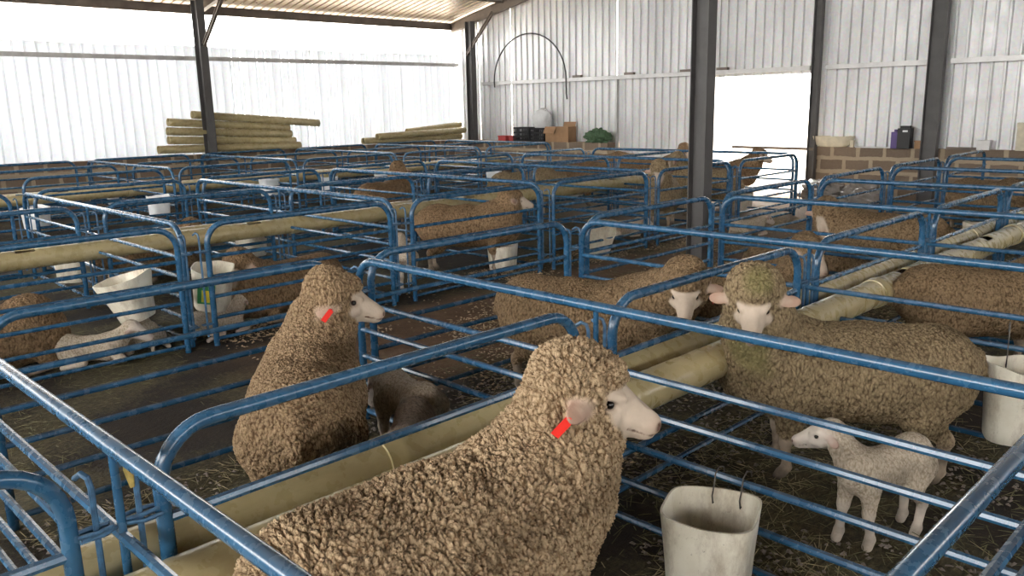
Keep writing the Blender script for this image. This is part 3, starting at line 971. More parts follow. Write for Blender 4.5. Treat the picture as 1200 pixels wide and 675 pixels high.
def lamb(head=(0.26, 0, 0.44), hyaw=0, hpitch=15, pose='stand', vox=0.006, legs=((0, 0),) * 4):
    b = Beast(); rad = math.radians
    Hc = np.array(head, float); R = rotm(rad(hyaw), rad(hpitch))
    o = np.array([0, 0, 0.0 if pose == 'stand' else -0.20])
    b.ell(o + (0.0, 0, 0.305), (0.185, 0.075, 0.085), k=0.04)
    b.ell(o + (-0.135, 0, 0.325), (0.085, 0.078, 0.088), k=0.04)
    b.ell(o + (0.115, 0, 0.305), (0.085, 0.072, 0.095), k=0.04)
    nb = o + np.array([0.15, 0, 0.335]); he = Hc - R[0] * 0.03
    b.cone(nb, he, 0.066, 0.046, 0.035)
    P = head_parts(b, Hc, R, 0.62, 1.0, vox, (0.25, 0.25), bare=True)
    b.ell(P(-0.03, 0, 0.02), np.array([0.072, 0.066, 0.068]) * 0.62 * 1.1, R, 0.02, wool=0.6)
    b.cone(o + (-0.205, 0, 0.355), o + (-0.235, 0, 0.23), 0.017, 0.013, 0.015)
    sk = dict(wool=0.25, leg=0.6)
    if pose == 'stand':
        for i, y in enumerate((1, -1)):
            dx = legs[i][0]
            b.cone((0.12, y * 0.05, 0.27), (0.125 + dx * .4, y * 0.052, 0.165), 0.043, 0.024, 0.02, wool=0.8)
            b.ell((0.127 + dx * .4, y * 0.052, 0.155), (0.024, 0.022, 0.028), k=0.012, **sk)
            b.cone((0.127 + dx * .4, y * 0.052, 0.16), (0.122 + dx, y * 0.052, 0.055), 0.0185, 0.0165, 0.012, **sk)
            b.cone((0.122 + dx, y * 0.052, 0.05), (0.134 + dx, y * 0.052, 0.022), 0.021, 0.020, 0.01, wool=0.1, leg=1.0, hoof=0.25)
        for i, y in enumerate((1, -1)):
            dx = legs[2 + i][0]
            b.cone((-0.135, y * 0.05, 0.30), (-0.10 + dx * .3, y * 0.055, 0.215), 0.060, 0.038, 0.025, wool=0.9)
            b.cone((-0.10 + dx * .3, y * 0.055, 0.215), (-0.165 + dx * .6, y * 0.055, 0.145), 0.034, 0.020, 0.018, wool=0.6, leg=0.5)
            b.cone((-0.165 + dx * .6, y * 0.055, 0.148), (-0.155 + dx, y * 0.055, 0.05), 0.019, 0.0155, 0.012, **sk)
            b.cone((-0.155 + dx, y * 0.055, 0.045), (-0.143 + dx, y * 0.055, 0.022), 0.020, 0.019, 0.01, wool=0.1, leg=1.0, hoof=0.25)
    else:
        for y in (1, -1):
            b.cone((0.12, y * 0.06, 0.09), (0.20, y * 0.075, 0.035), 0.036, 0.022, 0.02, wool=0.7)
            b.cone((0.20, y * 0.075, 0.030), (0.10, y * 0.095, 0.020), 0.018, 0.015, 0.01, **sk)
            b.cone((-0.13, y * 0.06, 0.10), (-0.03, y * 0.10, 0.05), 0.055, 0.030, 0.02, wool=0.8)
            b.cone((-0.03, y * 0.10, 0.035), (-0.15, y * 0.115, 0.022), 0.022, 0.016, 0.01, **sk)
    return b, P, R

eye_mb = MB()
def uv_sphere(c, r, n=14, k=8):
    V, F = [], []
    for i in range(k + 1):
        a = PI * i / k
        for j in range(n):
            t_ = 2 * PI * j / n
            V.append((c[0] + r * math.sin(a) * math.cos(t_), c[1] + r * math.sin(a) * math.sin(t_), c[2] + r * math.cos(a)))
    for i in range(k):
        for j in range(n):
            F.append((i * n + j, (i + 1) * n + j, (i + 1) * n + (j + 1) % n, i * n + (j + 1) % n))
    return V, F

def animal(kind, name, label, group, loc, heading, mat, vox=0.012, clump=0.008, cell=0.045, sub=False, seed=0, scale=1.0, tagside=None, lump=0.010, soil=(), moss=(), **kw):
    b, P, R = (ewe if kind == 'sheep' else lamb)(vox=vox, **kw)
    s = 1.0 if kind == 'sheep' else 0.62
    me = body_mesh('fleece_body', b, vox, mat, clump, cell, sub, seed, lump, soil, moss, [(*P(0.203, y * 0.014, -0.026), 0.013 * s) for y in (-1, 1)] + [(*P(0.125 + 0.0065 * i, y * (0.033 - 0.0016 * i), -0.050), 0.0075 * s) for y in (-1, 1) for i in range(13)] + [(*P(0.055, y * 0.055, 0.006), 0.021 * s) for y in (-1, 1)])
    root = bpy.data.objects.new(name, me)
    COL.objects.link(root)
    root.location = (loc[0], loc[1], loc[2] if len(loc) > 2 else 0.0)
    root.rotation_euler = (0, 0, math.radians(heading))
    root.scale = (scale,) * 3
    tag(root, label, kind, group)
    for y in (-1, 1):
        V, F = uv_sphere(P(0.056, y * (0.0535 if vox < 0.0085 else 0.058), 0.005), 0.0120 * (1 if kind == 'sheep' else 0.68))
        MB().add(V, F).build('eye', M['eye_dark'], root)
    if tagside is not None:
        c = P(-0.042, tagside * 0.176, -0.036); f, sd, u = R
        m = MB().obox(c - u * 0.012 - f * 0.010, f * 0.011 - u * .004, u * 0.028 + f * 0.012, sd * 0.0022)
        m.tube([c + u * 0.014 - sd * 0.008, c + u * 0.014 + sd * 0.008], 0.008, 10)
        m.build('ear_tag', M['tag_red'], root)
    return root

G1 = 'sheep standing in the pens'
animal('sheep', 'sheep', 'big tan sheep at bottom centre in profile, red ear tag, nearest of all', None, (-1.57, 1.29), 88, 'fleece_hero', scale=1.085,
       vox=0.0050, clump=0.017, cell=0.0205, sub=True, seed=3, tagside=-1, head=(0.455, -0.07, 0.80), hyaw=-50, hpitch=18, ears=(0.05, 0.2))
animal('sheep', 'sheep', 'tan sheep seen from behind with dark stained rump and head turned right', None, (-3.0, 1.73), 145, 'fleece_brown', scale=1.02,
       vox=0.0060, clump=0.011, cell=0.021, sub=True, seed=9, tagside=-1, head=(0.37, -0.15, 0.82), hyaw=-88, hpitch=16, ears=(1.0, 0.2), soil=[(-0.42, -0.17, 0.36, 0.17), (-0.52, 0.12, 0.28, 0.11)])
animal('sheep', 'sheep', 'brown sheep side-on behind the front trough, white face turned to the camera', None, (-3.02, 3.60), 20, 'fleece_tan',
       vox=0.0070, clump=0.006, cell=0.019, sub=True, seed=14, head=(0.66, -0.32, 0.76), hyaw=-77, hpitch=30)
animal('sheep', 'sheep', 'large tan sheep at right, facing the camera with greenish brow, standing over a lamb', None, (-1.46, 3.60), 218, 'fleece_grey',
       vox=0.0060, clump=0.007, cell=0.018, sub=True, seed=21, tagside=-1, head=(0.47, 0.22, 0.86), hyaw=79, hpitch=32, fat=1.04, moss=[(0.46, 0.30, 0.98, 0.10), (0.50, 0.26, 0.62, 0.16)], soil=[(-0.1, 0.0, 0.24, 0.14)])
animal('sheep', 'sheep', 'tan sheep cut off by the right edge, rump towards the front trough pipe', None, (-1.42, 5.50), 42, 'fleece_tan',
       vox=0.0090, clump=0.007, cell=0.028, seed=31, head=(0.62, -0.05, 0.60), hyaw=-10, hpitch=50)
animal('sheep', 'sheep', 'brown sheep standing side-on across the aisle, head raised beside the middle trough', None, (-6.38, 5.70), 42, 'fleece_warm',
       vox=0.0110, clump=0.006, cell=0.04, seed=41, head=(0.50, 0, 0.745), hyaw=8, hpitch=12)
animal('sheep', 'sheep', 'brown sheep seen from behind beyond the middle trough, head raised at its left', None, (-9.45, 6.88), 108, 'fleece_warm',
       vox=0.013, clump=0.006, cell=0.05, seed=43, head=(0.50, 0.06, 0.82), hyaw=20, hpitch=5)
animal('sheep', 'sheep', 'brown rounded sheep back above the rails beyond the middle trough', None, (-9.2, 10.6), 50, 'fleece_warm',
       vox=0.014, clump=0.006, cell=0.05, seed=47, head=(0.60, 0, 0.55), hyaw=0, hpitch=55)
animal('sheep', 'sheep', 'small brown back seen far away below the green netting on the ledge', None, (-10.6, 13.2), 30, 'fleece_warm',
       vox=0.014, clump=0.006, cell=0.05, seed=48, head=(0.60, 0, 0.55), hyaw=0, hpitch=55)
animal('sheep', 'sheep', 'dark brown sheep side-on by the back wall sheeting, pale face to the right', None, (-9.1, 12.85), 20, 'fleece_warm',
       vox=0.014, clump=0.006, cell=0.05, seed=49, head=(0.60, -0.02, 0.82), hyaw=-30, hpitch=25)
animal('sheep', 'sheep', 'pale grey sheep facing the camera just left of the ridge column', None, (-6.55, 9.45), -60, 'fleece_grey',
       vox=0.012, clump=0.006, cell=0.05, seed=50, head=(0.54, 0.0, 0.82), hyaw=4, hpitch=35)
animal('sheep', 'sheep', 'pale sheep half hidden behind the ridge column', None, (-6.75, 10.9), 185, 'fleece_grey',
       vox=0.014, clump=0.006, cell=0.05, seed=51, head=(0.55, 0.0, 0.80), hyaw=20, hpitch=30)
animal('sheep', 'sheep', 'sunlit tan sheep in front of the open doorway, looking right', None, (-7.4, 12.45), 40, 'fleece_warm',
       vox=0.013, clump=0.006, cell=0.05, seed=52, head=(0.60, -0.08, 0.80), hyaw=-5, hpitch=20)
animal('sheep', 'sheep', 'tan sheep lying behind the front trough, beside a white feed bucket', None, (-3.05, 5.58), 42, 'fleece_tan',
       vox=0.011, clump=0.006, cell=0.04, seed=53, pose='lie', head=(0.42, -0.05, 0.58), hyaw=-60, hpitch=30)
animal('sheep', 'sheep', 'dark brown sheep lying low with its grey muzzle along the trough', None, (-3.25, 6.85), 0, 'fleece_tan',
       vox=0.011, clump=0.006, cell=0.04, seed=54, pose='lie', head=(0.48, 0.08, 0.28), hyaw=20, hpitch=18)
animal('sheep', 'sheep', 'tan sheep with white face behind the right part of the front trough', None, (-2.80, 7.45), 186, 'fleece_tan',
       vox=0.011, clump=0.006, cell=0.04, seed=55, head=(0.50, 0.05, 0.66), hyaw=100, hpitch=35, )
animal('sheep', 'sheep', 'tan sheep near the block wall at far right, head down to the right', None, (-2.95, 11.0), -30, 'fleece_tan',
       vox=0.012, clump=0.006, cell=0.05, seed=56, head=(0.60, 0.0, 0.62), hyaw=-10, hpitch=45)
animal('sheep', 'sheep', 'dark brown sheep lying with its head at the labelled feed bucket', None, (-6.22, 3.52), -76, 'fleece_warm',
       vox=0.009, clump=0.006, cell=0.035, seed=57, pose='lie', head=(0.55, -0.03, 0.48), hyaw=10, hpitch=30, tagside=-1)
animal('sheep', 'sheep', 'brown sheep lying at the left edge behind the aisle rails', None, (-6.2, 1.17), 88, 'fleece_warm',
       vox=0.010, clump=0.008, cell=0.035, seed=58, pose='lie', head=(0.46, 0.2, 0.24), hyaw=40, hpitch=35)
animal('sheep', 'sheep', 'sheep whose legs and belly show below the middle trough pipe', None, (-8.9, 9.15), 60, 'fleece_grey',
       vox=0.014, clump=0.006, cell=0.05, seed=59, head=(0.60, 0, 0.50), hyaw=0, hpitch=55)
animal('sheep', 'sheep', 'dark sheep in the shade behind the middle trough at left', None, (-8.75, 3.35), 95, 'fleece_warm',
       vox=0.012, clump=0.006, cell=0.05, seed=60, pose='lie', head=(0.5, 0, 0.42), hyaw=0, hpitch=35)

animal('lamb', 'lamb', 'cream lamb standing at front right in profile, looking left', None, (-1.09, 3.09), 248, 'fleece_lamb',
       vox=0.0042, clump=0.0028, cell=0.014, seed=5, lump=0.003, head=(0.19, -0.11, 0.43), hyaw=-44, hpitch=12, legs=((-0.02, 0), (0.03, 0), (0.02, 0), (-0.03, 0)), scale=1.02)
animal('lamb', 'lamb', 'grey-brown lamb with its rump to the camera, behind the rear of the front trough', None, (-2.58, 1.95), 135, 'fleece_lamb_grey',
       vox=0.0055, clump=0.002, cell=0.014, seed=6, lump=0.003, head=(0.30, 0.02, 0.22), hyaw=10, hpitch=50, scale=1.18)
animal('lamb', 'lamb', 'pale lamb tucked between the rear-view sheep and the grey-brown lamb', None, (-3.0, 2.26), 172, 'fleece_lamb',
       vox=0.0065, clump=0.002, cell=0.014, seed=7, lump=0.003, head=(0.25, 0, 0.30), hyaw=10, hpitch=50, scale=1.15)
for i, (x, y, h, lab, pose, mt) in enumerate([
    (-6.12, 2.22, 170, 'pinkish lamb lying under the left hanging bucket', 'lie', 'fleece_lamb'),
    (-6.0, 2.72, 100, 'pale lamb lying stretched out below the right hanging bucket', 'lie', 'fleece_lamb'),
    (-5.98, 1.80, 60, 'pinkish lamb lying flat left of the other lambs under the buckets', 'lie', 'fleece_lamb'),
    (-6.20, 4.72, 150, 'pale lamb seen through the upright rods beside the brown side-on sheep', 'stand', 'fleece_lamb'),
    (-6.55, 8.55, 40, 'pale lamb lying below the middle trough near the facing sheep', 'lie', 'fleece_lamb'),
    (-5.3, 9.55, 60, 'small pale lamb lying on hay beyond the ridge column', 'lie', 'fleece_lamb')]):
    animal('lamb', 'lamb', lab, None, (x, y), h, mt, vox=0.008, clump=0.002, cell=0.014, seed=70 + i, lump=0.003, pose=pose,
           head=(0.26, 0.02, 0.20) if pose == 'lie' else (0.27, 0, 0.40), hpitch=25, scale=1.1)

# ------------------------------------------------------------------ buckets: cut-down drums with wavy rims, hung on wire hooks
def bucket(loc, w, h, label, mat='bucket', rz=0.0, tilt=(0, 0), squareness=4.0, fill=0.55, feed='feed', hooks=None, taper=0.86, lab=None, n=44, wave=0.012, group='white feed buckets'):
    root = empty('feed_bucket', loc, rz, label, 'bucket', group)
    root.rotation_euler = (tilt[0], tilt[1], rz)
    def ring(r, z, wv=0.0):
        out = []
        for k in range(n):
            a = 2 * PI * k / n
            c, s = math.cos(a), math.sin(a)
            q = (abs(c) ** squareness + abs(s) ** squareness) ** (-1 / squareness)
            out.append((r * q * c, r * q * s, z + wv * math.sin(2 * a + 0.7) + wv * 0.5 * math.sin(5 * a)))
        return out
    r = w / 2
    prof = [(r * taper * 0.93, 0.0, 0), (r * taper, 0.018, 0), (r * (taper * .6 + .4), h * 0.5, 0), (r * 0.985, h - 0.025, wave), (r, h, wave),
            (r - 0.007, h, wave), (r * 0.985 - 0.008, h - 0.03, wave), (r * (taper * .6 + .4) - 0.008, h * 0.5, 0), (r * taper - 0.008, 0.022, 0), (r * taper * .5, 0.022, 0)]
    V = []
    for a, z, wv in prof: V += ring(a, z, wv)
    F = [tuple(range(n - 1, -1, -1))]
    for i in range(len(prof) - 1):
        for k in range(n):
            F.append((i * n + k, i * n + (k + 1) % n, (i + 1) * n + (k + 1) % n, (i + 1) * n + k))
    F.append(tuple(range((len(prof) - 1) * n, len(prof) * n)))
    MB().add(V, F).build('drum', M[mat], root)
    if fill:
        z = h * fill; q = r * (taper + (1 - taper) * fill) - 0.012
        V = [(0, 0, z + 0.008)] + [(x * 0.5, y * 0.5, z + 0.006 * math.sin(i * 2.1)) for i, (x, y, _) in enumerate(ring(q, z))] + ring(q, z - 0.006)
        F = [(0, 1 + k, 1 + (k + 1) % n) for k in range(n)] + [(1 + k, 1 + n + k, 1 + n + (k + 1) % n, 1 + (k + 1) % n) for k in range(n)]
        MB().add(V, F).build('feed', M[feed], root)
    if hooks:
        for hx, hy, rise, bx, by in hooks:
            zt = h - 0.045
            MB().tube([(hx + bx * .15, hy + by * .15, zt), (hx - bx * 0.1, hy - by * 0.1, zt - 0.01), (hx - bx * .2, hy - by * .2, zt + 0.02), (hx, hy, zt + rise * 0.5), (hx + bx * .1, hy + by * .1, zt + rise * .85),
                       (hx + bx * .5, hy + by * .5, zt + rise), (hx + bx, hy + by, zt + rise * .9), (hx + bx * 1.1, hy + by * 1.1, zt + rise * 0.72)], 0.0028, 7).build('wire_hook', M['dark_wire'], root)
    if lab:
        a = lab
        MB().box(-r * .5, r * .35, -r * 1.0 - 0.002, -r * .97, h * .25, h * .75).build('green_label', M['label_green'], root, smooth=False)
        MB().box(-r * .30, r * .1, -r * 1.01 - 0.003, -r * .99, h * .30, h * .6).build('yellow_label', M['label_yellow'], root, smooth=False)
    return root
bucket((-1.33, 2.235, 0.11), 0.31, 0.27, 'square white bucket hung by two wire hooks at the bottom, beside the nearest sheep', rz=0.35, fill=0.42, hooks=[(-0.02, 0.145, 0.115, 0.02, 0.06), (0.075, 0.140, 0.115, 0.02, 0.06)], n=64, wave=0.005)
bucket((-0.90, 4.12, 0.16), 0.29, 0.36, 'white bucket hanging behind the rump of the large right sheep', rz=0.3, fill=0.4, hooks=[(-0.05, 0.10, 0.2, 0.0, 0.06), (0.05, 0.10, 0.2, 0.0, 0.06)], squareness=3)
bucket((-6.02, 2.16, 0.25), 0.36, 0.32, 'left of two white buckets hung at the far aisle joint, tipped towards us', rz=0.5, tilt=(0.15, -0.2), fill=0.4, squareness=3, taper=0.62, wave=0.005, hooks=[(0.1, 0.12, 0.1, 0, 0.05)])
bucket((-6.03, 2.72, 0.24), 0.30, 0.32, 'white bucket with a green and yellow label at the far aisle joint', rz=0.9, tilt=(0.2, 0.15), fill=0.6, feed='feed_green', squareness=3, lab=True)
bucket((-5.98, 7.35, 0.05), 0.34, 0.32, 'white square bucket tipped over on the wood chips in the aisle pens', rz=0.6, tilt=(0.5, 0.2), fill=0, squareness=5)
bucket((-6.10, 5.93, 0.02), 0.30, 0.27, 'white pail standing in front of the brown side-on sheep', rz=0.3, fill=0.3, squareness=3)
bucket((-3.38, 4.92, 0.18), 0.30, 0.28, 'white bucket hung behind the head of the brown sheep at the centre', rz=0.7, tilt=(0.3, 0.2), fill=0.3, squareness=4)
bucket((-2.45, 0.05, 0.30), 0.30, 0.30, 'white bucket cut off by the lower left corner', rz=0.2, fill=0.4)
SB = [(-13.35, 6.75, 'left'), (-12.9, 7.25, 'right')]
spots = [(-12.75, 6.95, .30, 'white bucket behind the third cross panel beyond the middle trough'), (-12.19, 7.75, .30, 'white bucket beside a dark post, right of its twin beyond the middle trough'),
         (-11.82, 4.7, .28, 'white bucket pair by the left middle row uprights'), (-11.82, 3.12, .28, 'white bucket at the left picture edge above the middle trough'),
         (-14.3, 5.0, .25, 'small white bucket far left before the far trough'), (-12.2, 8.92, .26, 'white bucket right of the raised brown head beyond the middle trough'),
         (-11.82, 11.3, .22, 'white bucket behind the panels right of centre, before the far trough'), (-8.30, 4.25, .16, 'white tub under the middle trough pipe'),
         (-8.50, 2.50, .14, 'white tub under the middle trough pipe at left, with a yellow mark'), (-2.35, 8.65, .24, 'white bucket at the right end of the front trough'),
         (-6.7, 11.9, .0, 'grey-white tub below the sunlit sheep by the doorway')]
for i, (x, y, z, lab) in enumerate(spots):
    bucket((x, y, z), 0.30, 0.28, lab, mat='bucket_white' if i < 7 else 'bucket', rz=i * 0.7, fill=0.3, squareness=4, n=28)

# ------------------------------------------------------------------ stores on the ledge of the back wall
LZ = 0.87
def crate(loc, w, d, h, label, rz=0):
    root = empty('plastic_crate', loc, rz, label, 'crate', None)
    m = MB()
    m.box(-w / 2, w / 2, -d / 2, d / 2, 0, 0.012)
    for z in (0.02, h * .33, h * .62, h - 0.018):
        for a, b, c_, d_ in ((-w / 2, w / 2, -d / 2, -d / 2 + .012), (-w / 2, w / 2, d / 2 - .012, d / 2), (-w / 2, -w / 2 + .012, -d / 2, d / 2), (w / 2 - .012, w / 2, -d / 2, d / 2)):
            m.box(a, b, c_, d_, z - 0.018, z + 0.018)
    for i in range(9):
        x = -w / 2 + w * i / 8
        for y in (-d / 2, d / 2 - .012): m.box(x - .012, x + .012, y, y + .012, 0, h)
    for i in range(7):
        y = -d / 2 + d * i / 6
        for x in (-w / 2, w / 2 - .012): m.box(x, x + .012, y - .012, y + .012, 0, h)
    m.build('crate_body', M['black_plastic'], root, smooth=False)
    return root
crate((-13.90, 14.38, LZ), 0.52, 0.32, 0.33, 'left black plastic crate on the back wall ledge')
crate((-13.42, 14.40, LZ), 0.40, 0.30, 0.31, 'right black plastic crate beside the cardboard box, under the white sack', 0.05)
root = empty('cardboard_box', (-12.80, 14.39, LZ), 0.08, 'open brown cardboard box on the back wall ledge', 'box')
m = MB(); w, d, h = 0.66, 0.30, 0.34
for a in ((-w/2, w/2, -d/2, -d/2+.006), (-w/2, w/2, d/2-.006, d/2), (-w/2, -w/2+.006, -d/2, d/2), (w/2-.006, w/2, -d/2, d/2)): m.box(a[0], a[1], a[2], a[3], 0, h)
m.box(-w/2, w/2, -d/2, d/2, 0, 0.006)
m.build('carton', M['cardboard'], root, smooth=False)
MB().obox((-0.17, -d/2 - 0.05, h - 0.07), (0.155, 0, 0), (0, -0.045, -0.075), (0, 0.002, -0.002)).build('flap', M['cardboard'], root, smooth=False)
MB().obox((0.14, d/2 + 0.01, h + 0.05), (0.17, 0, 0), (0, 0.02, 0.055), (0, 0.002, -0.001)).build('flap', M['cardboard'], root, smooth=False)
# crumpled shapes
def blob(name, c, rad, mat, label, cat, seed=0, amp=0.25, rot=0.0, group=None, n=28, k=18, freq=2.2, flat=None):
    V, F = uv_sphere((0, 0, 0), 1.0, n, k)
    V = np.array(V)
    d = 1 + amp * (vnoise(V * freq + seed * 3.1, seed) - 0.5) * 2 + amp * .5 * (vnoise(V * freq * 2.3 + seed, seed + 2) - 0.5) * 2
    V = V * d[:, None] * np.array(rad)
    V[:, 2] = np.maximum(V[:, 2], -rad[2] * 0.72)
    o = MB().add(V, F).build(name, M[mat])
    o.location = (c[0], c[1], c[2] + rad[2] * 0.72); o.rotation_euler = (0, 0, rot)
    return tag(o, label, cat, group)
blob('feed_sack', (-13.42, 14.42, LZ + 0.315), (0.27, 0.12, 0.26), 'white_sack', 'white paper sack standing on the right black crate', 'sack', 2, 0.18)
for x, w_, lab in ((-14.62, .13, 'left red container on the back wall ledge'), (-14.28, .10, 'right red container on the back wall ledge, next to the crates')):
    root = empty('red_container', (x, 14.36, LZ), 0, lab, 'container')
    MB().box(-w_, w_, -0.08, 0.08, 0, 0.10).build('tub', M['red_plastic'], root, smooth=False)
    MB().box(-w_ - .01, w_ + .01, -0.09, 0.09, 0.10, 0.125).build('lid', M['red_plastic'], root, smooth=False)
blob('netting_pile', (-11.68, 14.36, LZ - 0.0), (0.34, 0.14, 0.17), 'green_net', 'dark green heap of netting on the back wall ledge', 'netting', 4, 0.3, n=60, k=40, freq=4)
# things on the block wall at right
root = empty('clay_basin', (-6.45, 14.52, LZ), 0.1, 'cream oblong basin on top of the block wall by the doorway', 'basin')
V = []; n = 36
for r_, z in ((0.62, 0), (0.84, 0.04), (0.98, 0.12), (1.03, 0.17), (1.04, 0.19), (0.96, 0.19), (0.80, 0.06)):
    for k in range(n):
        a = 2 * PI * k / n; V.append((0.36 * r_ * math.cos(a), 0.14 * r_ * math.sin(a), z))
F = [tuple(range(n - 1, -1, -1))] + [(i * n + k, i * n + (k + 1) % n, (i + 1) * n + (k + 1) % n, (i + 1) * n + k) for i in range(6) for k in range(n)] + [tuple(range(6 * n, 7 * n))]
MB().add(V, F).build('bowl', M['basin_clay'], root)
root = empty('sprayer_can', (-5.27, 14.50, LZ), 0.05, 'black and purple jerrycan on the block wall', 'jerrycan')
m = MB().box(-0.05, 0.15, -0.09, 0.09, 0, 0.33); m.box(-0.02, 0.12, -0.06, 0.06, 0.33, 0.37); m.build('black_body', M['black_plastic'], root, smooth=False)
MB().box(-0.15, -0.045, -0.085, 0.085, 0, 0.27).build('purple_bottle', M['purple_plastic'], root, smooth=False)
MB().lathe([(0.03, 0.27), (0.03, 0.31), (0.0, 0.31)], 14, (-0.10, 0, 0)).build('cap', M['purple_plastic'], root)
MB().box(0.03, 0.11, -0.0925, -0.0895, 0.27, 0.30).build('white_label', M['white_sack'], root, smooth=False)
def small_box(x, w, h, mat, lab, d=0.06, name='small_box', cat='box', y=14.50):
    root = empty(name, (x, y, LZ), 0.06, lab, cat)
    MB().box(-w / 2, w / 2, -d, d, 0, h * .85).build('carton', M[mat], root, smooth=False)
    MB().box(-w / 2 - .006, w / 2 + .006, -d - .006, d + .006, h * .85, h).build('lid', M[mat], root, smooth=False)
small_box(-4.985, 0.12, 0.13, 'cardboard', 'small yellowish tin between the jerrycan and the wall column', name='small_tin', cat='tin')
small_box(-6.10, 0.06, 0.12, 'basin_clay', 'small cream pot right of the cream basin', d=0.03, name='small_pot', cat='pot')
small_box(-4.02, 0.18, 0.15, 'white_sack', 'small white box on the block wall right of the wall column', name='white_box')
small_box(-3.42, 0.30, 0.42, 'basin_clay', 'tall pale box on the block wall at the right picture edge', name='tall_box')
tag(MB().box(-4.55, -4.05, 14.44, 14.54, LZ, LZ + 0.035).build('dark_plank', M['brown_steel'], smooth=False), 'thin dark plank lying on the block wall left of the small white box', 'plank')
tag(MB().box(-6.02, -5.15, 14.43, 14.50, LZ, LZ + 0.02).build('pale_plank', M['white_sack'], smooth=False), 'thin pale board lying on the block wall before the jerrycan', 'board')
# clear sacks slumped at the block wall
for i, (x, y, rx, rz_, s) in enumerate([(-6.15, 13.55, 0.36, 0.22, 5), (-5.45, 13.50, 0.36, 0.20, 9), (-5.80, 13.05, 0.30, 0.10, 12)]):
    blob('plastic_sack', (x, y, 0.0), (rx, 0.30, rz_), 'film', ['grey plastic sack slumped by the doorway end of the block wall', 'grey plastic sack right of its neighbour below the block wall', 'low crumpled plastic sack in front of the other two'][i], 'sack', s, 0.32, group=None, freq=2.6, n=44, k=30)

# hose bent into an arch on the back wall, and the spare pipes
P = [(-15.02, 14.46, 2.15)] + [(-13.86 + 1.17 * math.cos(a), 14.46, 2.28 + 1.06 * math.sin(a)) for a in np.linspace(PI, 0, 24)] + [(-12.68, 14.46, 1.95), (-12.66, 14.46, 1.82)]
tag(MB().tube(P, 0.016, 8).build('rubber_hose', M['black_plastic']), 'thin black hose bent into an arch against the back wall', 'hose')
pile = [((-16.02, 6.48, 1.02), (-16.05, 9.55, 0.96), 'lowest khaki pipe of the stack on the left wall'), ((-16.10, 6.72, 1.19), (-16.08, 9.45, 1.07), 'khaki pipe second from the bottom of the left stack'),
        ((-16.0, 6.68, 1.36), (-16.06, 9.35, 1.215), 'khaki pipe in the middle of the left stack'), ((-16.12, 6.76, 1.53), (-16.12, 9.35, 1.345), 'khaki pipe second from the top of the left stack'),
        ((-16.05, 7.22, 1.66), (-16.05, 10.05, 1.42), 'topmost khaki pipe of the left stack, sticking out to the right')]
def loose_pipe(a, b, r, lab, grp):
    a, b = np.array(a, float), np.array(b, float); L = np.linalg.norm(b - a)
    root = empty('spare_pipe', a, 0, lab, 'pipe', grp)
    o = pipe_mesh(L, r, []).build('pipe', M['pipe'], root)
    md = o.modifiers.new('wall', 'SOLIDIFY'); md.thickness = 0.006; md.offset = -1
    o.matrix_local = Vector(b - a).to_track_quat('Y', 'Z').to_matrix().to_4x4()
for a, b, lab in pile: loose_pipe(a, b, 0.078, lab, 'spare pipes stacked on the left wall')
for sgn, y in ((1, 6.95), (1, 9.1)):
    struct(MB().box(-16.30, -15.90, y - .03, y + .03, 0.84, 0.885).build('pipe_bearer', M['brown_steel'], smooth=False))
for i, (a, b) in enumerate([((-16.2, 11.3, 0.97), (-16.15, 14.30, 0.97)), ((-16.05, 11.6, 1.06), (-16.02, 14.32, 1.12)), ((-16.2, 12.6, 1.14), (-16.2, 14.34, 1.26))]):
    loose_pipe(a, b, 0.075, ['bottom', 'middle', 'top'][i] + ' khaki pipe of the small heap in the far left corner', 'spare pipes in the far corner')

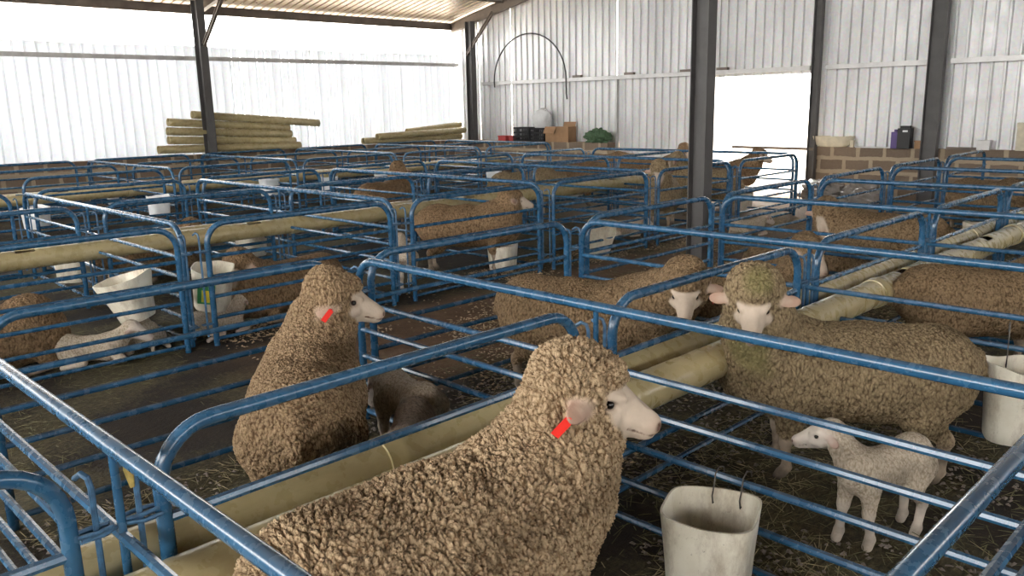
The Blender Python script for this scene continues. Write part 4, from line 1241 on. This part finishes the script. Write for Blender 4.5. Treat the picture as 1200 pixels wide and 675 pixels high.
# ------------------------------------------------------------------ litter: loose straw, hay and wood chips
def litter(name, n, region, ln, wd, mat, label, cat, zmax=0.02, dens=None):
    V, F = [], []
    c = 0
    while c < n:
        x = rng.uniform(region[0], region[1]); y = rng.uniform(region[2], region[3])
        if dens is not None and rng.random() > dens(x, y): continue
        L = rng.uniform(*ln); w = rng.uniform(*wd); a = rng.uniform(0, 2 * PI); z = rng.uniform(0.003, zmax); tl = rng.uniform(-0.25, 0.25)
        dx, dy = math.cos(a) * L / 2, math.sin(a) * L / 2; px, py = -math.sin(a) * w / 2, math.cos(a) * w / 2
        dz = tl * L / 2
        z = max(z, abs(dz) + 0.002)
        b = len(V)
        V += [(x - dx - px, y - dy - py, z - dz), (x + dx - px, y + dy - py, z + dz), (x + dx + px, y + dy + py, z + dz), (x - dx + px, y - dy + py, z - dz), (x, y, z + w * .6)]
        F += [(b, b + 1, b + 4), (b + 1, b + 2, b + 4), (b + 2, b + 3, b + 4), (b + 3, b, b + 4), (b + 3, b + 2, b + 1, b)]
        c += 1
    return tag(MB().add(V, F).build(name, M[mat], smooth=False), label, cat, kind='stuff')
def patchy(f, th, s):
    def fn(x, y):
        v = vnoise(np.array([[x * f, y * f, 0.3]]), s)[0]
        return max(0.03, min(1, (v - th) * 5))
    return fn
litter('loose_straw', 9000, (-3.7, -0.4, 0.6, 8.2), (0.03, 0.11), (0.0015, 0.004), 'straw', 'loose straw strewn in the front pens', 'straw', dens=patchy(1.6, 0.42, 3))
litter('olive_hay', 22000, (-9.8, -0.4, 0.4, 12.5), (0.03, 0.10), (0.002, 0.005), 'hay_olive', 'olive hay trampled over the pen floors', 'hay', 0.03, dens=patchy(1.1, 0.40, 8))
litter('wood_chips', 15000, (-6.3, -2.2, 2.6, 12.0), (0.010, 0.034), (0.006, 0.016), 'chips', 'pale chips and dry leaves on the aisle floor', 'chips', 0.015, dens=lambda x, y: patchy(1.7, 0.42, 5)(x, y) * (1 if x < -3.4 else 0.25))
litter('dung_litter', 5000, (-3.7, -0.4, 0.6, 6.0), (0.010, 0.030), (0.008, 0.018), 'brown_steel', 'dark crumbs of dung and earth in the front pens', 'litter', 0.012, dens=patchy(2.0, 0.40, 12))
tag(MB().tube([(XL + 0.5 + 7.6, 14.44, 0.84), (DX1 + 0.1, 14.44, 0.83)], 0.03, 8).build('gate_bar', M['brown_steel']), 'brown bar closing the lower part of the open doorway', 'bar')
tag(MB().tube([(-2.03, 0.655, 0.90), (-2.032, 0.66, 0.84), (-2.028, 0.662, 0.79)], [0.004, 0.014, 0.006], 7).build('straw_wisp', M['straw_tuft']), 'yellow wisp of straw caught on the nearest cross panel', 'straw')
